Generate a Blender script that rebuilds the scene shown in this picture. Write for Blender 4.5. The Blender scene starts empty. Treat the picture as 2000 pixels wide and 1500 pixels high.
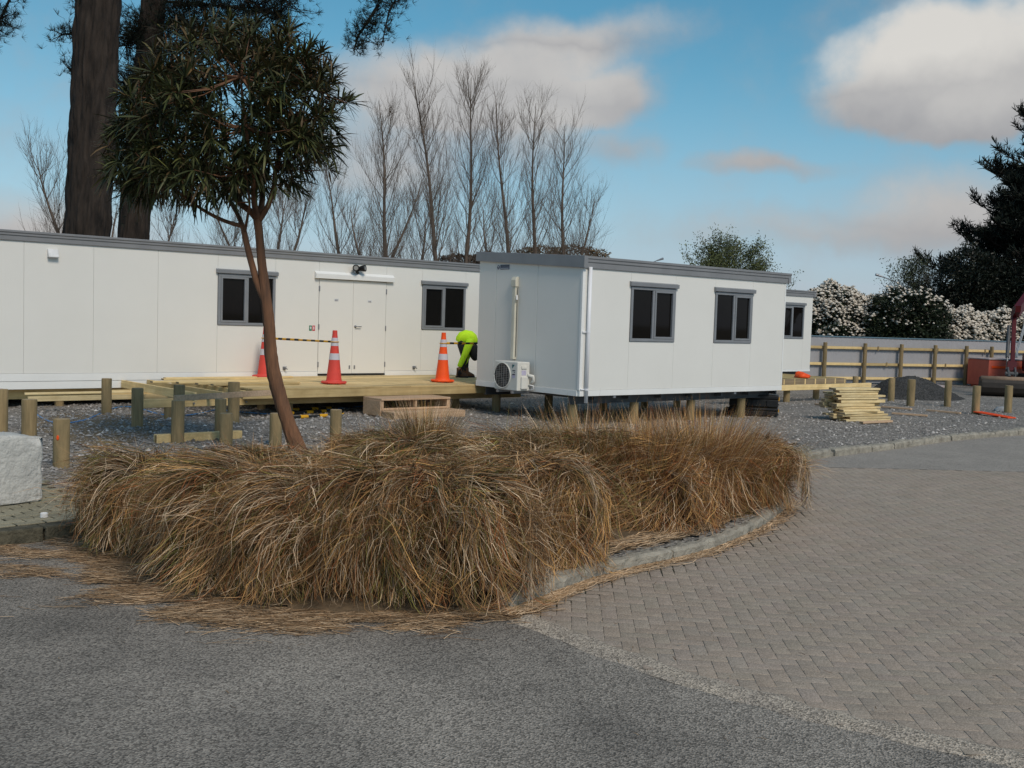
import bpy, bmesh, math, random
import numpy as np
from mathutils import Vector, Matrix
random.seed(7); rng = np.random.default_rng(7)
scene = bpy.context.scene
col = scene.collection
rad = math.radians

# ------------------------------------------------------------------ camera
H = 1.9; FPX = 2097.56; PITCH = 3.43; ROLL = 1.818
def _axes(p, r):
    p, r = rad(p), rad(r)
    F = np.array([0, math.cos(p), -math.sin(p)]); R = np.array([1., 0, 0]); U = np.array([0, math.sin(p), math.cos(p)])
    return F, math.cos(r)*R+math.sin(r)*U, -math.sin(r)*R+math.cos(r)*U
F_, R_, U_ = _axes(PITCH, ROLL)
cd = bpy.data.cameras.new('camera'); cam = bpy.data.objects.new('camera', cd); col.objects.link(cam)
cd.sensor_width = 36; cd.lens = 36*FPX/2000; cd.clip_end = 3000; cd.clip_start = .05
m = Matrix((R_, U_, -F_)).transposed().to_4x4(); m.translation = (0, 0, H); cam.matrix_world = m
scene.camera = cam
def ray(px, py): return F_+(px-1000)/FPX*R_+(750-py)/FPX*U_
def G(px, py, z=0.):                       # photo pixel -> point on the level z
    d = ray(px, py); t = (z-H)/d[2]; return np.array([0, 0, H])+t*d
def D(px, py, dist):                       # photo pixel -> point at a known distance
    d = ray(px, py); t = dist/d[1]; return np.array([0, 0, H])+t*d

# ------------------------------------------------------------------ sky, sun, exposure
SUN = Vector((.42, -.74, .84)).normalized()
EXPOSURE = 0.0
w = bpy.data.worlds.new('World'); scene.world = w; w.use_nodes = True
nt = w.node_tree; nt.nodes.clear()
def nd(t, **k):
    x = nt.nodes.new(t)
    for a, b in k.items(): setattr(x, a, b)
    return x
def mth(op, a, b=None, c=None, clamp=False):
    x = nd('ShaderNodeMath', operation=op, use_clamp=clamp)
    for i, v in enumerate((a, b, c)):
        if v is None: continue
        if isinstance(v, (int, float)): x.inputs[i].default_value = v
        else: nt.links.new(v, x.inputs[i])
    return x.outputs[0]
def vm(op, a, b=None, out=0):
    x = nd('ShaderNodeVectorMath', operation=op)
    for i, v in enumerate((a, b)):
        if v is None: continue
        if isinstance(v, (tuple, list, np.ndarray)): x.inputs[i].default_value = tuple(v)
        else: nt.links.new(v, x.inputs[i])
    return x.outputs['Value' if op in ('DOT_PRODUCT', 'LENGTH') else 0]
def sstep(v, a, b):
    x = nd('ShaderNodeMapRange', interpolation_type='SMOOTHSTEP')
    nt.links.new(v, x.inputs[0]); x.inputs[1].default_value = a; x.inputs[2].default_value = b
    return x.outputs[0]
tc = nd('ShaderNodeTexCoord'); dirn = tc.outputs['Generated']
def noise(vec, scale, detail, rough=.55, col_out=False):
    x = nd('ShaderNodeTexNoise'); nt.links.new(vec, x.inputs['Vector'])
    x.inputs['Scale'].default_value = scale; x.inputs['Detail'].default_value = detail; x.inputs['Roughness'].default_value = rough
    return x.outputs['Color' if col_out else 'Fac']
sky = nd('ShaderNodeTexSky', sky_type='NISHITA', sun_disc=False)
sky.sun_elevation = math.asin(SUN.z); sky.sun_rotation = math.atan2(SUN.x, SUN.y)
sky.air_density = 1.0; sky.dust_density = .6; sky.ozone_density = 2.2; sky.altitude = 20
warp = vm('SUBTRACT', noise(dirn, 5.5, 5, .6, True), (.5, .5, .5))
sc_ = nd('ShaderNodeVectorMath', operation='SCALE'); nt.links.new(warp, sc_.inputs[0]); sc_.inputs['Scale'].default_value = .085
dw = vm('ADD', dirn, sc_.outputs[0])
field = None; bright = None
def blob(px, py, rx, ry, s, br):
    global field, bright
    c = ray(px, py); c /= np.linalg.norm(c); r = np.cross(c, (0, 0, 1)); r /= np.linalg.norm(r); up = np.cross(r, c)
    q = vm('SUBTRACT', dw, c)
    b = mth('MULTIPLY', vm('DOT_PRODUCT', q, up), FPX/ry)
    cx = nd('ShaderNodeCombineXYZ')
    nt.links.new(mth('MULTIPLY', vm('DOT_PRODUCT', q, r), FPX/rx), cx.inputs[0]); nt.links.new(b, cx.inputs[1])
    nt.links.new(mth('MULTIPLY', vm('DOT_PRODUCT', q, c), 4.), cx.inputs[2])
    f = mth('MULTIPLY', mth('SUBTRACT', 1.25, vm('LENGTH', cx.outputs[0])), s)
    f = mth('MAXIMUM', f, 0.)
    field = f if field is None else mth('ADD', field, f)
    if br:
        g = mth('MULTIPLY', mth('MULTIPLY', sstep(b, -.75, .35), br), sstep(f, 0., .5))
        bright = g if bright is None else mth('MAXIMUM', bright, g)
for a in [(1850, 120, 225, 105, 1.9, 1.1), (1760, 195, 165, 55, 1.0, .35), (1960, 200, 150, 60, 1.0, .45), (940, 150, 300, 85, 1.0, .55), (1110, 55, 230, 50, .8, .5), (1180, 185, 110, 50, .7, .35), (880, 240, 330, 130, .75, .4),
          (1490, 318, 130, 24, .7, .1), (1900, 400, 260, 100, .85, .35), (1560, 450, 330, 50, .45, .2), (50, 425, 220, 70, .8, .35), (640, 360, 260, 80, .55, .3), (1230, 290, 90, 34, .4, .1)]:
    blob(*a)
fine = noise(dirn, 13., 8, .6)
wide = noise(dirn, 2.3, 6, .55)
gen = mth('MULTIPLY', mth('SUBTRACT', wide, .515), 2.6)
fieldn = mth('ADD', mth('MAXIMUM', field, gen), mth('MULTIPLY', mth('SUBTRACT', fine, .5), 1.0))
mask = sstep(fieldn, -.06, 1.0)
sep = nd('ShaderNodeSeparateXYZ'); nt.links.new(dirn, sep.inputs[0])
hz = mth('MULTIPLY', mth('SUBTRACT', 1., sstep(sep.outputs[2], .0, .24)), .62)
def mixc(f, a, b):
    x = nd('ShaderNodeMix', data_type='RGBA')
    if isinstance(f, float): x.inputs[0].default_value = f
    else: nt.links.new(f, x.inputs[0])
    for i, v in ((6, a), (7, b)):
        if isinstance(v, tuple): x.inputs[i].default_value = v
        else: nt.links.new(v, x.inputs[i])
    return x.outputs[2]
SKYS = .12
def lin(r, g, b): return tuple([((c/255)/12.92 if c/255 < .04045 else ((c/255+.055)/1.055)**2.4) for c in (r, g, b)])
def skyc(r, g, b): return tuple([c/SKYS for c in lin(r, g, b)])+(1,)
hsv = nd('ShaderNodeHueSaturation'); nt.links.new(sky.outputs[0], hsv.inputs['Color'])
hsv.inputs['Saturation'].default_value = 1.28; hsv.inputs['Hue'].default_value = .474; hsv.inputs['Value'].default_value = .84
base = mixc(hz, hsv.outputs[0], skyc(158, 179, 210))
cl = mixc(mth('ADD', mth('MULTIPLY', bright, .9), mth('MULTIPLY', mth('SUBTRACT', fine, .45), .5), clamp=True), skyc(164, 161, 162), skyc(222, 217, 210))
out = mixc(mth('MULTIPLY', mask, .92), base, cl)
bg = nd('ShaderNodeBackground'); nt.links.new(out, bg.inputs[0]); bg.inputs[1].default_value = SKYS
wo = nd('ShaderNodeOutputWorld'); nt.links.new(bg.outputs[0], wo.inputs[0])
sl = bpy.data.lights.new('sun', 'SUN'); sl.energy = 2.15; sl.angle = rad(17); sl.color = (1, .89, .75)
so = bpy.data.objects.new('sun', sl); col.objects.link(so); so.rotation_euler = SUN.to_track_quat('Z', 'Y').to_euler(); so.location = SUN*60
vs = scene.view_settings; vs.view_transform = 'Standard'; vs.look = 'None'; vs.gamma = 1; vs.exposure = EXPOSURE; vs.use_curve_mapping = False

# ------------------------------------------------------------------ materials
MATS = {}
def M(name, c1, c2=None, rough=.6, scale=6., bump=0., bscale=60., spec=.3, metal=0., attr=False, stretch=None, detail=5, vor=0., rnd=0., grain=None, trans=0., vc=(.42, 1.65)):
    if name in MATS: return MATS[name]
    mt = bpy.data.materials.new(name); mt.use_nodes = True; t = mt.node_tree; N = t.nodes; L = t.links
    b = N['Principled BSDF']; b.inputs['Roughness'].default_value = rough; b.inputs['Metallic'].default_value = metal
    b.inputs['Specular IOR Level'].default_value = spec
    c2 = c2 or tuple(x*.72 for x in c1)
    tcn = N.new('ShaderNodeTexCoord'); vec = tcn.outputs['Object']
    if stretch:
        mp = N.new('ShaderNodeMapping'); L.new(vec, mp.inputs[0]); mp.inputs['Scale'].default_value = stretch; vec = mp.outputs[0]
    no = N.new('ShaderNodeTexNoise'); L.new(vec, no.inputs['Vector']); no.inputs['Scale'].default_value = scale; no.inputs['Detail'].default_value = detail; no.inputs['Roughness'].default_value = .65
    rp = N.new('ShaderNodeMapRange'); L.new(no.outputs['Fac'], rp.inputs[0]); rp.inputs[1].default_value = .32; rp.inputs[2].default_value = .68
    mx = N.new('ShaderNodeMix'); mx.data_type = 'RGBA'; L.new(rp.outputs[0], mx.inputs[0])
    mx.inputs[6].default_value = c1+(1,); mx.inputs[7].default_value = c2+(1,)
    cur = mx.outputs[2]
    def mul(a, fac_socket, lo, hi):
        r = N.new('ShaderNodeMapRange'); L.new(fac_socket, r.inputs[0]); r.inputs[3].default_value = lo; r.inputs[4].default_value = hi
        s = N.new('ShaderNodeVectorMath'); s.operation = 'SCALE'; L.new(a, s.inputs[0]); L.new(r.outputs[0], s.inputs['Scale']); return s.outputs[0]
    hgt = None
    if vor:
        v = N.new('ShaderNodeTexVoronoi'); L.new(vec, v.inputs['Vector']); v.inputs['Scale'].default_value = vor
        se = N.new('ShaderNodeSeparateColor'); L.new(v.outputs['Color'], se.inputs[0])
        cur = mul(cur, se.outputs[0], *vc); hgt = v.outputs['Distance']
    if attr:
        at = N.new('ShaderNodeAttribute'); at.attribute_name = 'Col'
        mu = N.new('ShaderNodeMix'); mu.data_type = 'RGBA'; mu.blend_type = 'MULTIPLY'; mu.inputs[0].default_value = 1
        L.new(at.outputs['Color'], mu.inputs[6]); L.new(cur, mu.inputs[7]); cur = mu.outputs[2]
    if rnd:
        oi = N.new('ShaderNodeObjectInfo'); cur = mul(cur, oi.outputs['Random'], 1-rnd, 1+rnd)
    if grain:      # fine streaks along one axis
        g2 = N.new('ShaderNodeMapping'); L.new(tcn.outputs['Object'], g2.inputs[0]); g2.inputs['Scale'].default_value = grain
        n3 = N.new('ShaderNodeTexNoise'); L.new(g2.outputs[0], n3.inputs['Vector']); n3.inputs['Scale'].default_value = 1; n3.inputs['Detail'].default_value = 4
        cur = mul(cur, n3.outputs['Fac'], .6, 1.4)
    L.new(cur, b.inputs['Base Color'])
    if bump:
        bn = N.new('ShaderNodeTexNoise'); L.new(vec, bn.inputs['Vector']); bn.inputs['Scale'].default_value = bscale; bn.inputs['Detail'].default_value = 5
        bp = N.new('ShaderNodeBump'); bp.inputs['Strength'].default_value = bump; bp.inputs['Distance'].default_value = .02
        L.new(hgt if hgt else bn.outputs['Fac'], bp.inputs['Height']); L.new(bp.outputs[0], b.inputs['Normal'])
    if trans:
        b.inputs['Transmission Weight'].default_value = trans
    MATS[name] = mt; return mt
white = (.80, .79, .75)
M('panel', (.77, .755, .71), (.74, .725, .68), rough=.42, scale=.8, bump=.02, bscale=3, spec=.4)
M('trim', (.82, .82, .80), (.77, .77, .75), rough=.4, scale=2)
M('fascia', (.25, .255, .265), (.21, .215, .225), rough=.45, scale=2, spec=.4)
M('alu', (.235, .245, .26), (.2, .21, .225), rough=.4, scale=4, spec=.5)
M('glass', (.006, .0055, .005), (.009, .008, .007), rough=.04, spec=.16, scale=1)
M('pipe', (.82, .82, .84), (.76, .76, .78), rough=.35, scale=3)
M('duct', (.66, .63, .52), (.60, .57, .47), rough=.5, scale=4)
M('acwhite', (.70, .69, .64), (.64, .63, .58), rough=.45, scale=4)
M('black', (.012, .012, .013), (.02, .02, .02), rough=.5, scale=8)
M('darkgrille', (.018, .018, .02), (.03, .03, .03), rough=.6, scale=8)
M('wire', (.30, .30, .29), (.25, .25, .24), rough=.4, scale=8)
M('galv', (.33, .34, .36), (.24, .25, .27), rough=.45, scale=12, metal=.6)
M('steel', (.09, .095, .10), (.06, .06, .065), rough=.5, scale=6)
M('pine', (.72, .545, .275), (.55, .395, .18), rough=.75, scale=2.2, grain=(1.2, 26, 26), bump=.15, bscale=30, rnd=.3)
M('pine_n', (.72, .545, .275), (.55, .395, .18), rough=.75, scale=2.2, grain=(26, 1.2, 26), bump=.15, bscale=30, rnd=.3)
M('palepine', (.76, .62, .36), (.60, .46, .24), rough=.75, scale=2.5, grain=(1.2, 30, 30), bump=.15, bscale=30, rnd=.2)
M('pinkpine', (.60, .42, .28), (.48, .32, .2), rough=.75, scale=2.5, grain=(1.2, 30, 30), bump=.15, bscale=30, rnd=.12)
M('greytimber', (.30, .23, .15), (.22, .17, .11), rough=.8, scale=2.5, grain=(1.2, 30, 30), rnd=.12)
M('post', (.33, .235, .12), (.19, .15, .08), rough=.85, scale=3.5, stretch=(1, 1, .35), grain=(30, 30, 2.5), bump=.35, bscale=25, rnd=.16)
M('postend', (.42, .32, .19), (.3, .22, .13), rough=.85, scale=14)
M('knot', (.10, .05, .02), rough=.8)
M('orange', (.95, .105, .015), (.86, .09, .015), rough=.5, scale=5)
M('conered', (.72, .075, .055), (.60, .065, .05), rough=.55, scale=5)
M('band', (.62, .60, .64), (.52, .50, .55), rough=.4, scale=7)
M('yellow', (.72, .38, .015), (.6, .3, .02), rough=.45, scale=6)
M('hivis', (.62, .98, .03), (.52, .86, .02), rough=.75, scale=9, bump=.3, bscale=18)
M('cloth', (.016, .017, .02), (.028, .028, .03), rough=.85, scale=14, bump=.3, bscale=20)
M('boot', (.15, .07, .035), (.09, .045, .025), rough=.65, scale=14)
M('skin', (.48, .27, .19), rough=.55)
M('concrete', (.60, .585, .54), (.46, .45, .42), rough=.9, scale=9, bump=.9, bscale=24)
M('kerb', (.40, .365, .30), (.22, .20, .165), rough=.95, scale=7, bump=.8, bscale=40)
M('asphalt', (.335, .296, .252), (.165, .148, .129), rough=.92, scale=.55, vor=98., vc=(.42, 1.6), bump=.5, spec=.2)
M('asphalt2', (.31, .28, .245), (.255, .23, .203), rough=.92, scale=.9, vor=160., bump=.25, spec=.2)
M('band_edge', (.43, .365, .29), (.28, .24, .20), rough=.92, scale=5, vor=110., bump=.4, spec=.2)
M('gravel', (.27, .245, .215), (.18, .165, .148), rough=.9, scale=.7, vor=34., bump=1., spec=.25)
M('darkgravel', (.068, .066, .064), (.044, .043, .042), rough=.95, scale=3, vor=45., bump=1., spec=.2)
M('stone', (.37, .345, .315), (.21, .196, .18), rough=.85, scale=3, attr=True)
M('sand', (.34, .282, .228), (.27, .225, .18), rough=.95, scale=5, bump=.3, bscale=80)
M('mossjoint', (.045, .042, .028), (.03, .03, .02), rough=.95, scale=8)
M('paver', (1, 1, 1), (.84, .84, .83), rough=.9, scale=3, vor=190., attr=True, bump=.1, spec=.2, vc=(.68, 1.32))
M('darkkerb', (.15, .135, .095), (.035, .034, .024), rough=.95, scale=6, bump=.8, bscale=40)  # darker, blotchy kerb tone for the footpath edge
M('litterdirt', (.12, .085, .05), (.27, .235, .19), rough=.95, scale=3.2, detail=9, bump=.8, bscale=60, vor=70.)
M('soil', (.19, .13, .075), (.10, .07, .042), rough=.95, scale=8, bump=.8, bscale=30)
M('dirt', (.22, .165, .105), (.15, .115, .075), rough=.95, scale=3, bump=.8, bscale=30, vor=40.)
M('straw', (1, 1, 1), (.8, .8, .8), rough=.85, scale=5, attr=True)
M('blade', (1.38, 1.34, 1.28), (1.14, 1.1, 1.05), rough=.7, scale=3, attr=True, spec=.25)
M('leaf', (1, 1, 1), (.85, .85, .85), rough=.5, scale=3, attr=True, spec=.3)
M('needle', (1, 1, 1), (.7, .7, .7), rough=.7, scale=1, attr=True, spec=.2)
M('petal', (.78, .70, .60), (.60, .53, .44), rough=.8, scale=4)
M('bark', (.050, .037, .029), (.012, .0095, .008), rough=.95, scale=7., stretch=(1, 1, .2), bump=1., bscale=14, detail=8)
M('lancebark', (.26, .125, .065), (.10, .055, .035), rough=.9, scale=7, stretch=(1, 1, .16), bump=.9, bscale=22)
M('twig', (.17, .128, .10), (.10, .078, .062), rough=.9, scale=2)
M('greentwig', (.075, .065, .05), (.05, .04, .03), rough=.9, scale=2)
M('fencesheet', (.36, .355, .37), (.33, .325, .34), rough=.5, scale=1.5)
M('fencecap', (.14, .22, .28), (.12, .2, .25), rough=.5)
M('red', (.10, .005, .007), (.07, .004, .005), rough=.4, scale=5, spec=.4)
M('binred', (.68, .16, .10), (.56, .12, .08), rough=.6, scale=2)
M('binrim', (.62, .5, .47), rough=.6)
M('rust', (.30, .21, .15), (.20, .14, .10), rough=.8, scale=6)
M('bucketsteel', (.035, .028, .023), (.02, .017, .015), rough=.6, scale=5)
M('hose', (.10, .30, .62), (.08, .25, .54), rough=.5)
M('hosegrey', (.32, .34, .36), rough=.5)
M('cable', (.36, .27, .17), rough=.7)
M('whiteplastic', (.80, .80, .80), rough=.4)
M('navy', (.02, .025, .09), rough=.4); M('slate', (.09, .10, .14), rough=.4)
M('cyan', (.06, .42, .47), rough=.4); M('green', (.03, .22, .13), rough=.4); M('signred', (.6, .03, .06), rough=.4); M('lilac', (.55, .52, .68), rough=.4)
M('tyre', (.015, .015, .015), rough=.8); M('grass_g', (.06, .10, .02), rough=.8)
M('roof', (.30, .31, .33), rough=.5); M('leanshadowless', (.3, .3, .3))

# ------------------------------------------------------------------ mesh helpers
class MB:
    def __init__(s): s.v = []; s.f = []
    def add(s, vs, fs):
        o = len(s.v); s.v += [tuple(p) for p in vs]; s.f += [tuple(i+o for i in f) for f in fs]; return s
    def box(s, x0, x1, y0, y1, z0, z1, mat=None):
        vs = [(x, y, z) for z in (z0, z1) for x, y in ((x0, y0), (x1, y0), (x1, y1), (x0, y1))]
        if mat is not None: vs = [tuple(mat @ Vector(p)) for p in vs]
        return s.add(vs, [(3, 2, 1, 0), (4, 5, 6, 7), (0, 1, 5, 4), (1, 2, 6, 5), (2, 3, 7, 6), (3, 0, 4, 7)])
    def beam(s, p0, p1, wd, ht, roll=0):      # rectangular bar between two points
        p0, p1 = Vector(p0), Vector(p1); d = p1-p0; q = d.to_track_quat('X', 'Z').to_matrix().to_4x4(); q.translation = p0
        q = q @ Matrix.Rotation(roll, 4, 'X')
        return s.box(0, d.length, -wd/2, wd/2, -ht/2, ht/2, q)
    def tube(s, pts, r, n=8, cap=True):
        pts = [Vector(p) for p in pts]; rs = r if isinstance(r, (list, tuple)) else [r]*len(pts); vs = []; prev = None
        for i, p in enumerate(pts):
            t = (pts[min(i+1, len(pts)-1)]-pts[max(i-1, 0)]).normalized()
            a = (prev-t*prev.dot(t)) if prev is not None else t.orthogonal()
            a = a.normalized(); prev = a; b = t.cross(a)
            vs += [p+(a*math.cos(2*math.pi*k/n)+b*math.sin(2*math.pi*k/n))*rs[i] for k in range(n)]
        fs = [(i*n+k, i*n+(k+1) % n, (i+1)*n+(k+1) % n, (i+1)*n+k) for i in range(len(pts)-1) for k in range(n)]
        if cap: fs += [tuple(range(n-1, -1, -1)), tuple((len(pts)-1)*n+k for k in range(n))]
        return s.add(vs, fs)
    def lathe(s, prof, n=24, sq=0, c=(0, 0, 0)):
        vs = []
        for r, z in prof:
            vs += [(c[0]+r*math.cos(2*math.pi*k/n), c[1]+r*math.sin(2*math.pi*k/n), c[2]+z) for k in range(n)]
        fs = [(i*n+k, i*n+(k+1) % n, (i+1)*n+(k+1) % n, (i+1)*n+k) for i in range(len(prof)-1) for k in range(n)]
        fs += [tuple(range(n-1, -1, -1)), tuple((len(prof)-1)*n+k for k in range(n))]
        return s.add(vs, fs)
    def prism(s, poly, z0, z1, mat=None):
        n = len(poly); vs = [(x, y, z0) for x, y in poly]+[(x, y, z1) for x, y in poly]
        if mat is not None: vs = [tuple(mat @ Vector(p)) for p in vs]
        return s.add(vs, [tuple(range(n-1, -1, -1)), tuple(range(n, 2*n))]+[(i, (i+1) % n, n+(i+1) % n, n+i) for i in range(n)])
    def build(s, name, mat, parent=None, bevel=0, smooth=False, seg=1):
        me = bpy.data.meshes.new(name); me.from_pydata(s.v, [], s.f); me.update()
        return obj(name, me, mat, parent, bevel, smooth, seg)
def obj(name, me, mat, parent=None, bevel=0, smooth=False, seg=1):
    o = bpy.data.objects.new(name, me); col.objects.link(o)
    if mat is not None: me.materials.append(MATS[mat])
    if parent is not None: o.parent = parent
    if bevel:
        b = o.modifiers.new('bevel', 'BEVEL'); b.width = bevel; b.segments = seg; b.limit_method = 'ANGLE'; b.angle_limit = rad(35)
    if smooth:
        me.shade_smooth()
    return o
def tag(o, label=None, cat=None, group=None, kind=None):
    for k, v in (('label', label), ('category', cat), ('group', group), ('kind', kind)):
        if v: o[k] = v
    return o
def thing(name, label, cat, loc=(0, 0, 0), rz=0., group=None):
    o = bpy.data.objects.new(name, None); col.objects.link(o); o.location = tuple(float(v) for v in loc); o.rotation_euler = (0, 0, rz); o.empty_display_size = .2
    return tag(o, label, cat, group)
def mesh_np(name, V, Fq, mat, parent=None, C=None, smooth=False):
    me = bpy.data.meshes.new(name); V = np.asarray(V, np.float32).reshape(-1, 3); Fq = np.asarray(Fq, np.int32)
    k = Fq.shape[1]
    me.vertices.add(len(V)); me.vertices.foreach_set('co', V.ravel())
    me.loops.add(Fq.size); me.loops.foreach_set('vertex_index', Fq.ravel())
    me.polygons.add(len(Fq)); me.polygons.foreach_set('loop_start', np.arange(0, Fq.size, k, dtype=np.int32))
    if C is not None:
        a = me.color_attributes.new('Col', 'FLOAT_COLOR', 'POINT')
        a.data.foreach_set('color', np.concatenate([np.asarray(C, np.float32), np.ones((len(V), 1), np.float32)], 1).ravel())
    me.update(calc_edges=True); me.validate()
    return obj(name, me, mat, parent, smooth=smooth)
def unit(a): return a/np.maximum(np.linalg.norm(a, axis=-1, keepdims=True), 1e-9)
def ribbons(P, side, W, C):        # P (N,K,3) side (N,3) or (N,K,3) W (N,K) C (N,3)|(N,K,3)
    N, K = P.shape[:2]; side = side[:, None, :] if side.ndim == 2 else side
    V = np.stack([P-side*W[..., None]/2, P+side*W[..., None]/2], 2).reshape(-1, 3)
    base = (np.arange(N)[:, None]*K+np.arange(K-1)[None])*2
    Fq = np.stack([base, base+1, base+3, base+2], -1).reshape(-1, 4)
    C = np.broadcast_to(C[:, None, :] if C.ndim == 2 else C, (N, K, 3)); C = np.repeat(C[:, :, None, :], 2, 2).reshape(-1, 3)
    return V, Fq, C
def tubes_np(P, R, n=3):           # P (N,K,3) R (N,K)
    N, K = P.shape[:2]; t = unit(P[:, -1]-P[:, 0]); ref = np.where(np.abs(t[:, 2:3]) > .9, np.array([[1., 0, 0]]), np.array([[0, 0, 1.]]))
    a = unit(np.cross(t, ref)); b = np.cross(t, a)
    ang = np.arange(n)*2*math.pi/n
    off = a[:, None, None]*np.cos(ang)[None, None, :, None]+b[:, None, None]*np.sin(ang)[None, None, :, None]
    V = (P[:, :, None]+off*R[:, :, None, None]).reshape(-1, 3)
    i0 = (np.arange(N)[:, None, None]*K+np.arange(K-1)[None, :, None])*n; k = np.arange(n)[None, None]; k2 = (k+1) % n
    Fq = np.stack([i0+k, i0+k2, i0+n+k2, i0+n+k], -1).reshape(-1, 4)
    return V, Fq, np.ones_like(V)
def join(parts):
    V = []; Fq = []; C = []; o = 0
    for v, f, c in parts: V.append(v); Fq.append(f+o); C.append(c); o += len(v)
    return np.concatenate(V), np.concatenate(Fq), np.concatenate(C)
def sheet(name, pts, mat, z=None, kind='structure'):
    bm = bmesh.new(); vs = [bm.verts.new((float(p[0]), float(p[1]), float(p[2]) if z is None else z)) for p in pts]
    bm.faces.new(vs); bmesh.ops.triangulate(bm, faces=bm.faces[:]); bmesh.ops.recalc_face_normals(bm, faces=bm.faces[:])
    if sum(f.normal.z for f in bm.faces) < 0: bmesh.ops.reverse_faces(bm, faces=bm.faces[:])
    me = bpy.data.meshes.new(name); bm.to_mesh(me); bm.free(); o = obj(name, me, mat); tag(o, kind=kind); return o
def inside(poly, X, Y):
    r = np.zeros(np.shape(X), bool); n = len(poly)
    for i in range(n):
        x0, y0 = poly[i][:2]; x1, y1 = poly[(i+1) % n][:2]
        c = ((y0 > Y) != (y1 > Y)) & (X < (x1-x0)*(Y-y0)/(y1-y0+1e-12)+x0); r ^= c
    return r
def resample(pts, step):
    pts = np.array([p[:2] for p in pts]); seg = np.linalg.norm(np.diff(pts, axis=0), axis=1); s = np.r_[0, np.cumsum(seg)]
    q = np.arange(0, s[-1], step); return np.stack([np.interp(q, s, pts[:, i]) for i in (0, 1)], 1)
def smooth_line(pts, it=3):
    p = np.array([q[:2] for q in pts])
    for _ in range(it): p = np.concatenate([p[:1], np.stack([.75*p[:-1]+.25*p[1:], .25*p[:-1]+.75*p[1:]], 1).reshape(-1, 2), p[-1:]])
    return p

# building frame: u along the long walls, n towards the back
AZ = rad(49.747); u = np.array([math.sin(AZ), math.cos(AZ)]); nv = np.array([-math.cos(AZ), math.sin(AZ)]); RZ = math.pi/2-AZ
B = np.array([-8.547, 18.747]); K = np.array([1.28, 20.335])*.935
def Bw(s, t, z=0.): p = B+s*u+t*nv; return (p[0], p[1], z)
def Cw(s, t, z=0.): p = K+s*u+t*nv; return (p[0], p[1], z)
def stB(x, y): return (x-B[0])*u[0]+(y-B[1])*u[1], (x-B[0])*nv[0]+(y-B[1])*nv[1]
def ss(x, a, b): t = np.clip((x-a)/(b-a), 0, 1); return t*t*(3-2*t)
def zg(x, y):                       # height of the gravel yard
    s, t = stB(x, y); return .085*ss(t, -6.2, -4.2)*(1-ss(s, 7.2, 9.5))*ss(s, -7., -3.)*(1-ss(t, 3, 6))

# ================================================================== ground
ROAD = -.1
g0 = sheet('ground', [(-900, -300), (900, -300), (900, 1500), (-900, 1500)], 'dirt', -.16)
sheet('asphalt_road', [(-40, -14), (40, -14), (40, 60), (10, 24), (-40, 13)], 'asphalt', ROAD-.008)
front = smooth_line([G(a, b, ROAD) for a, b in [(185, 1052), (250, 1105), (330, 1150), (430, 1190), (560, 1208), (760, 1212), (900, 1206), (985, 1188)]])
kerb1 = smooth_line([G(a, b, ROAD) for a, b in [(985, 1188), (1100, 1143), (1200, 1112), (1300, 1092), (1400, 1065), (1490, 1022), (1530, 985), (1528, 950), (1500, 905)]], 3)
kerb2 = smooth_line([G(a, b, ROAD) for a, b in [(1480, 908), (1540, 901), (1620, 891), (1700, 881), (1780, 870), (1860, 859), (2000, 848), (2200, 836)]], 2)
far_end = kerb2[-1]+(kerb2[-1]-kerb2[-8])*6
path_edge = [G(a, b)[:2] for a, b in [(-60, 905), (85, 940), (130, 964), (170, 1000), (183, 1030)]]
gp = [(-60, path_edge[0][1]+3)]+[tuple(p) for p in path_edge]+[(p[0], p[1]+.9) for p in front[::4]]+[tuple(p) for p in kerb1[:-6:4]]+[tuple(p) for p in kerb2[::3]]+[tuple(far_end), (70, 90), (-70, 90)]
sheet('gravel_yard', gp, 'gravel', 0.)
# slight rise of the gravel under the long cabin and the deck
gx, gy = np.meshgrid(np.linspace(-16, 3, 77), np.linspace(10, 34, 97)); gz = zg(gx, gy)-.004
Vv = np.stack([gx, gy, gz], -1).reshape(-1, 3); ii = (np.arange(96)[:, None]*77+np.arange(76)[None]).ravel(); gzf = gz.ravel(); ii = ii[np.maximum.reduce([gzf[ii], gzf[ii+1], gzf[ii+77], gzf[ii+78]]) > -.0035]
rise = mesh_np('gravel_rise', Vv, np.stack([ii, ii+1, ii+78, ii+77], 1), 'gravel', smooth=True); tag(rise, kind='structure')
# worn earth patch by the piles on the left
de = [G(a, b, .09) for a, b in [(60, 812), (130, 806), (210, 806), (300, 812), (330, 826), (290, 852), (200, 868), (150, 862), (100, 850), (60, 835)]]
dp = [(p[0]+rng.normal(0, .05), p[1]+rng.normal(0, .05)) for p in smooth_line(de+de[:1], 3)][:-1]
sheet('earth_patch', [(x, y, zg(x, y)+.004) for x, y in dp], 'dirt')
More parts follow.
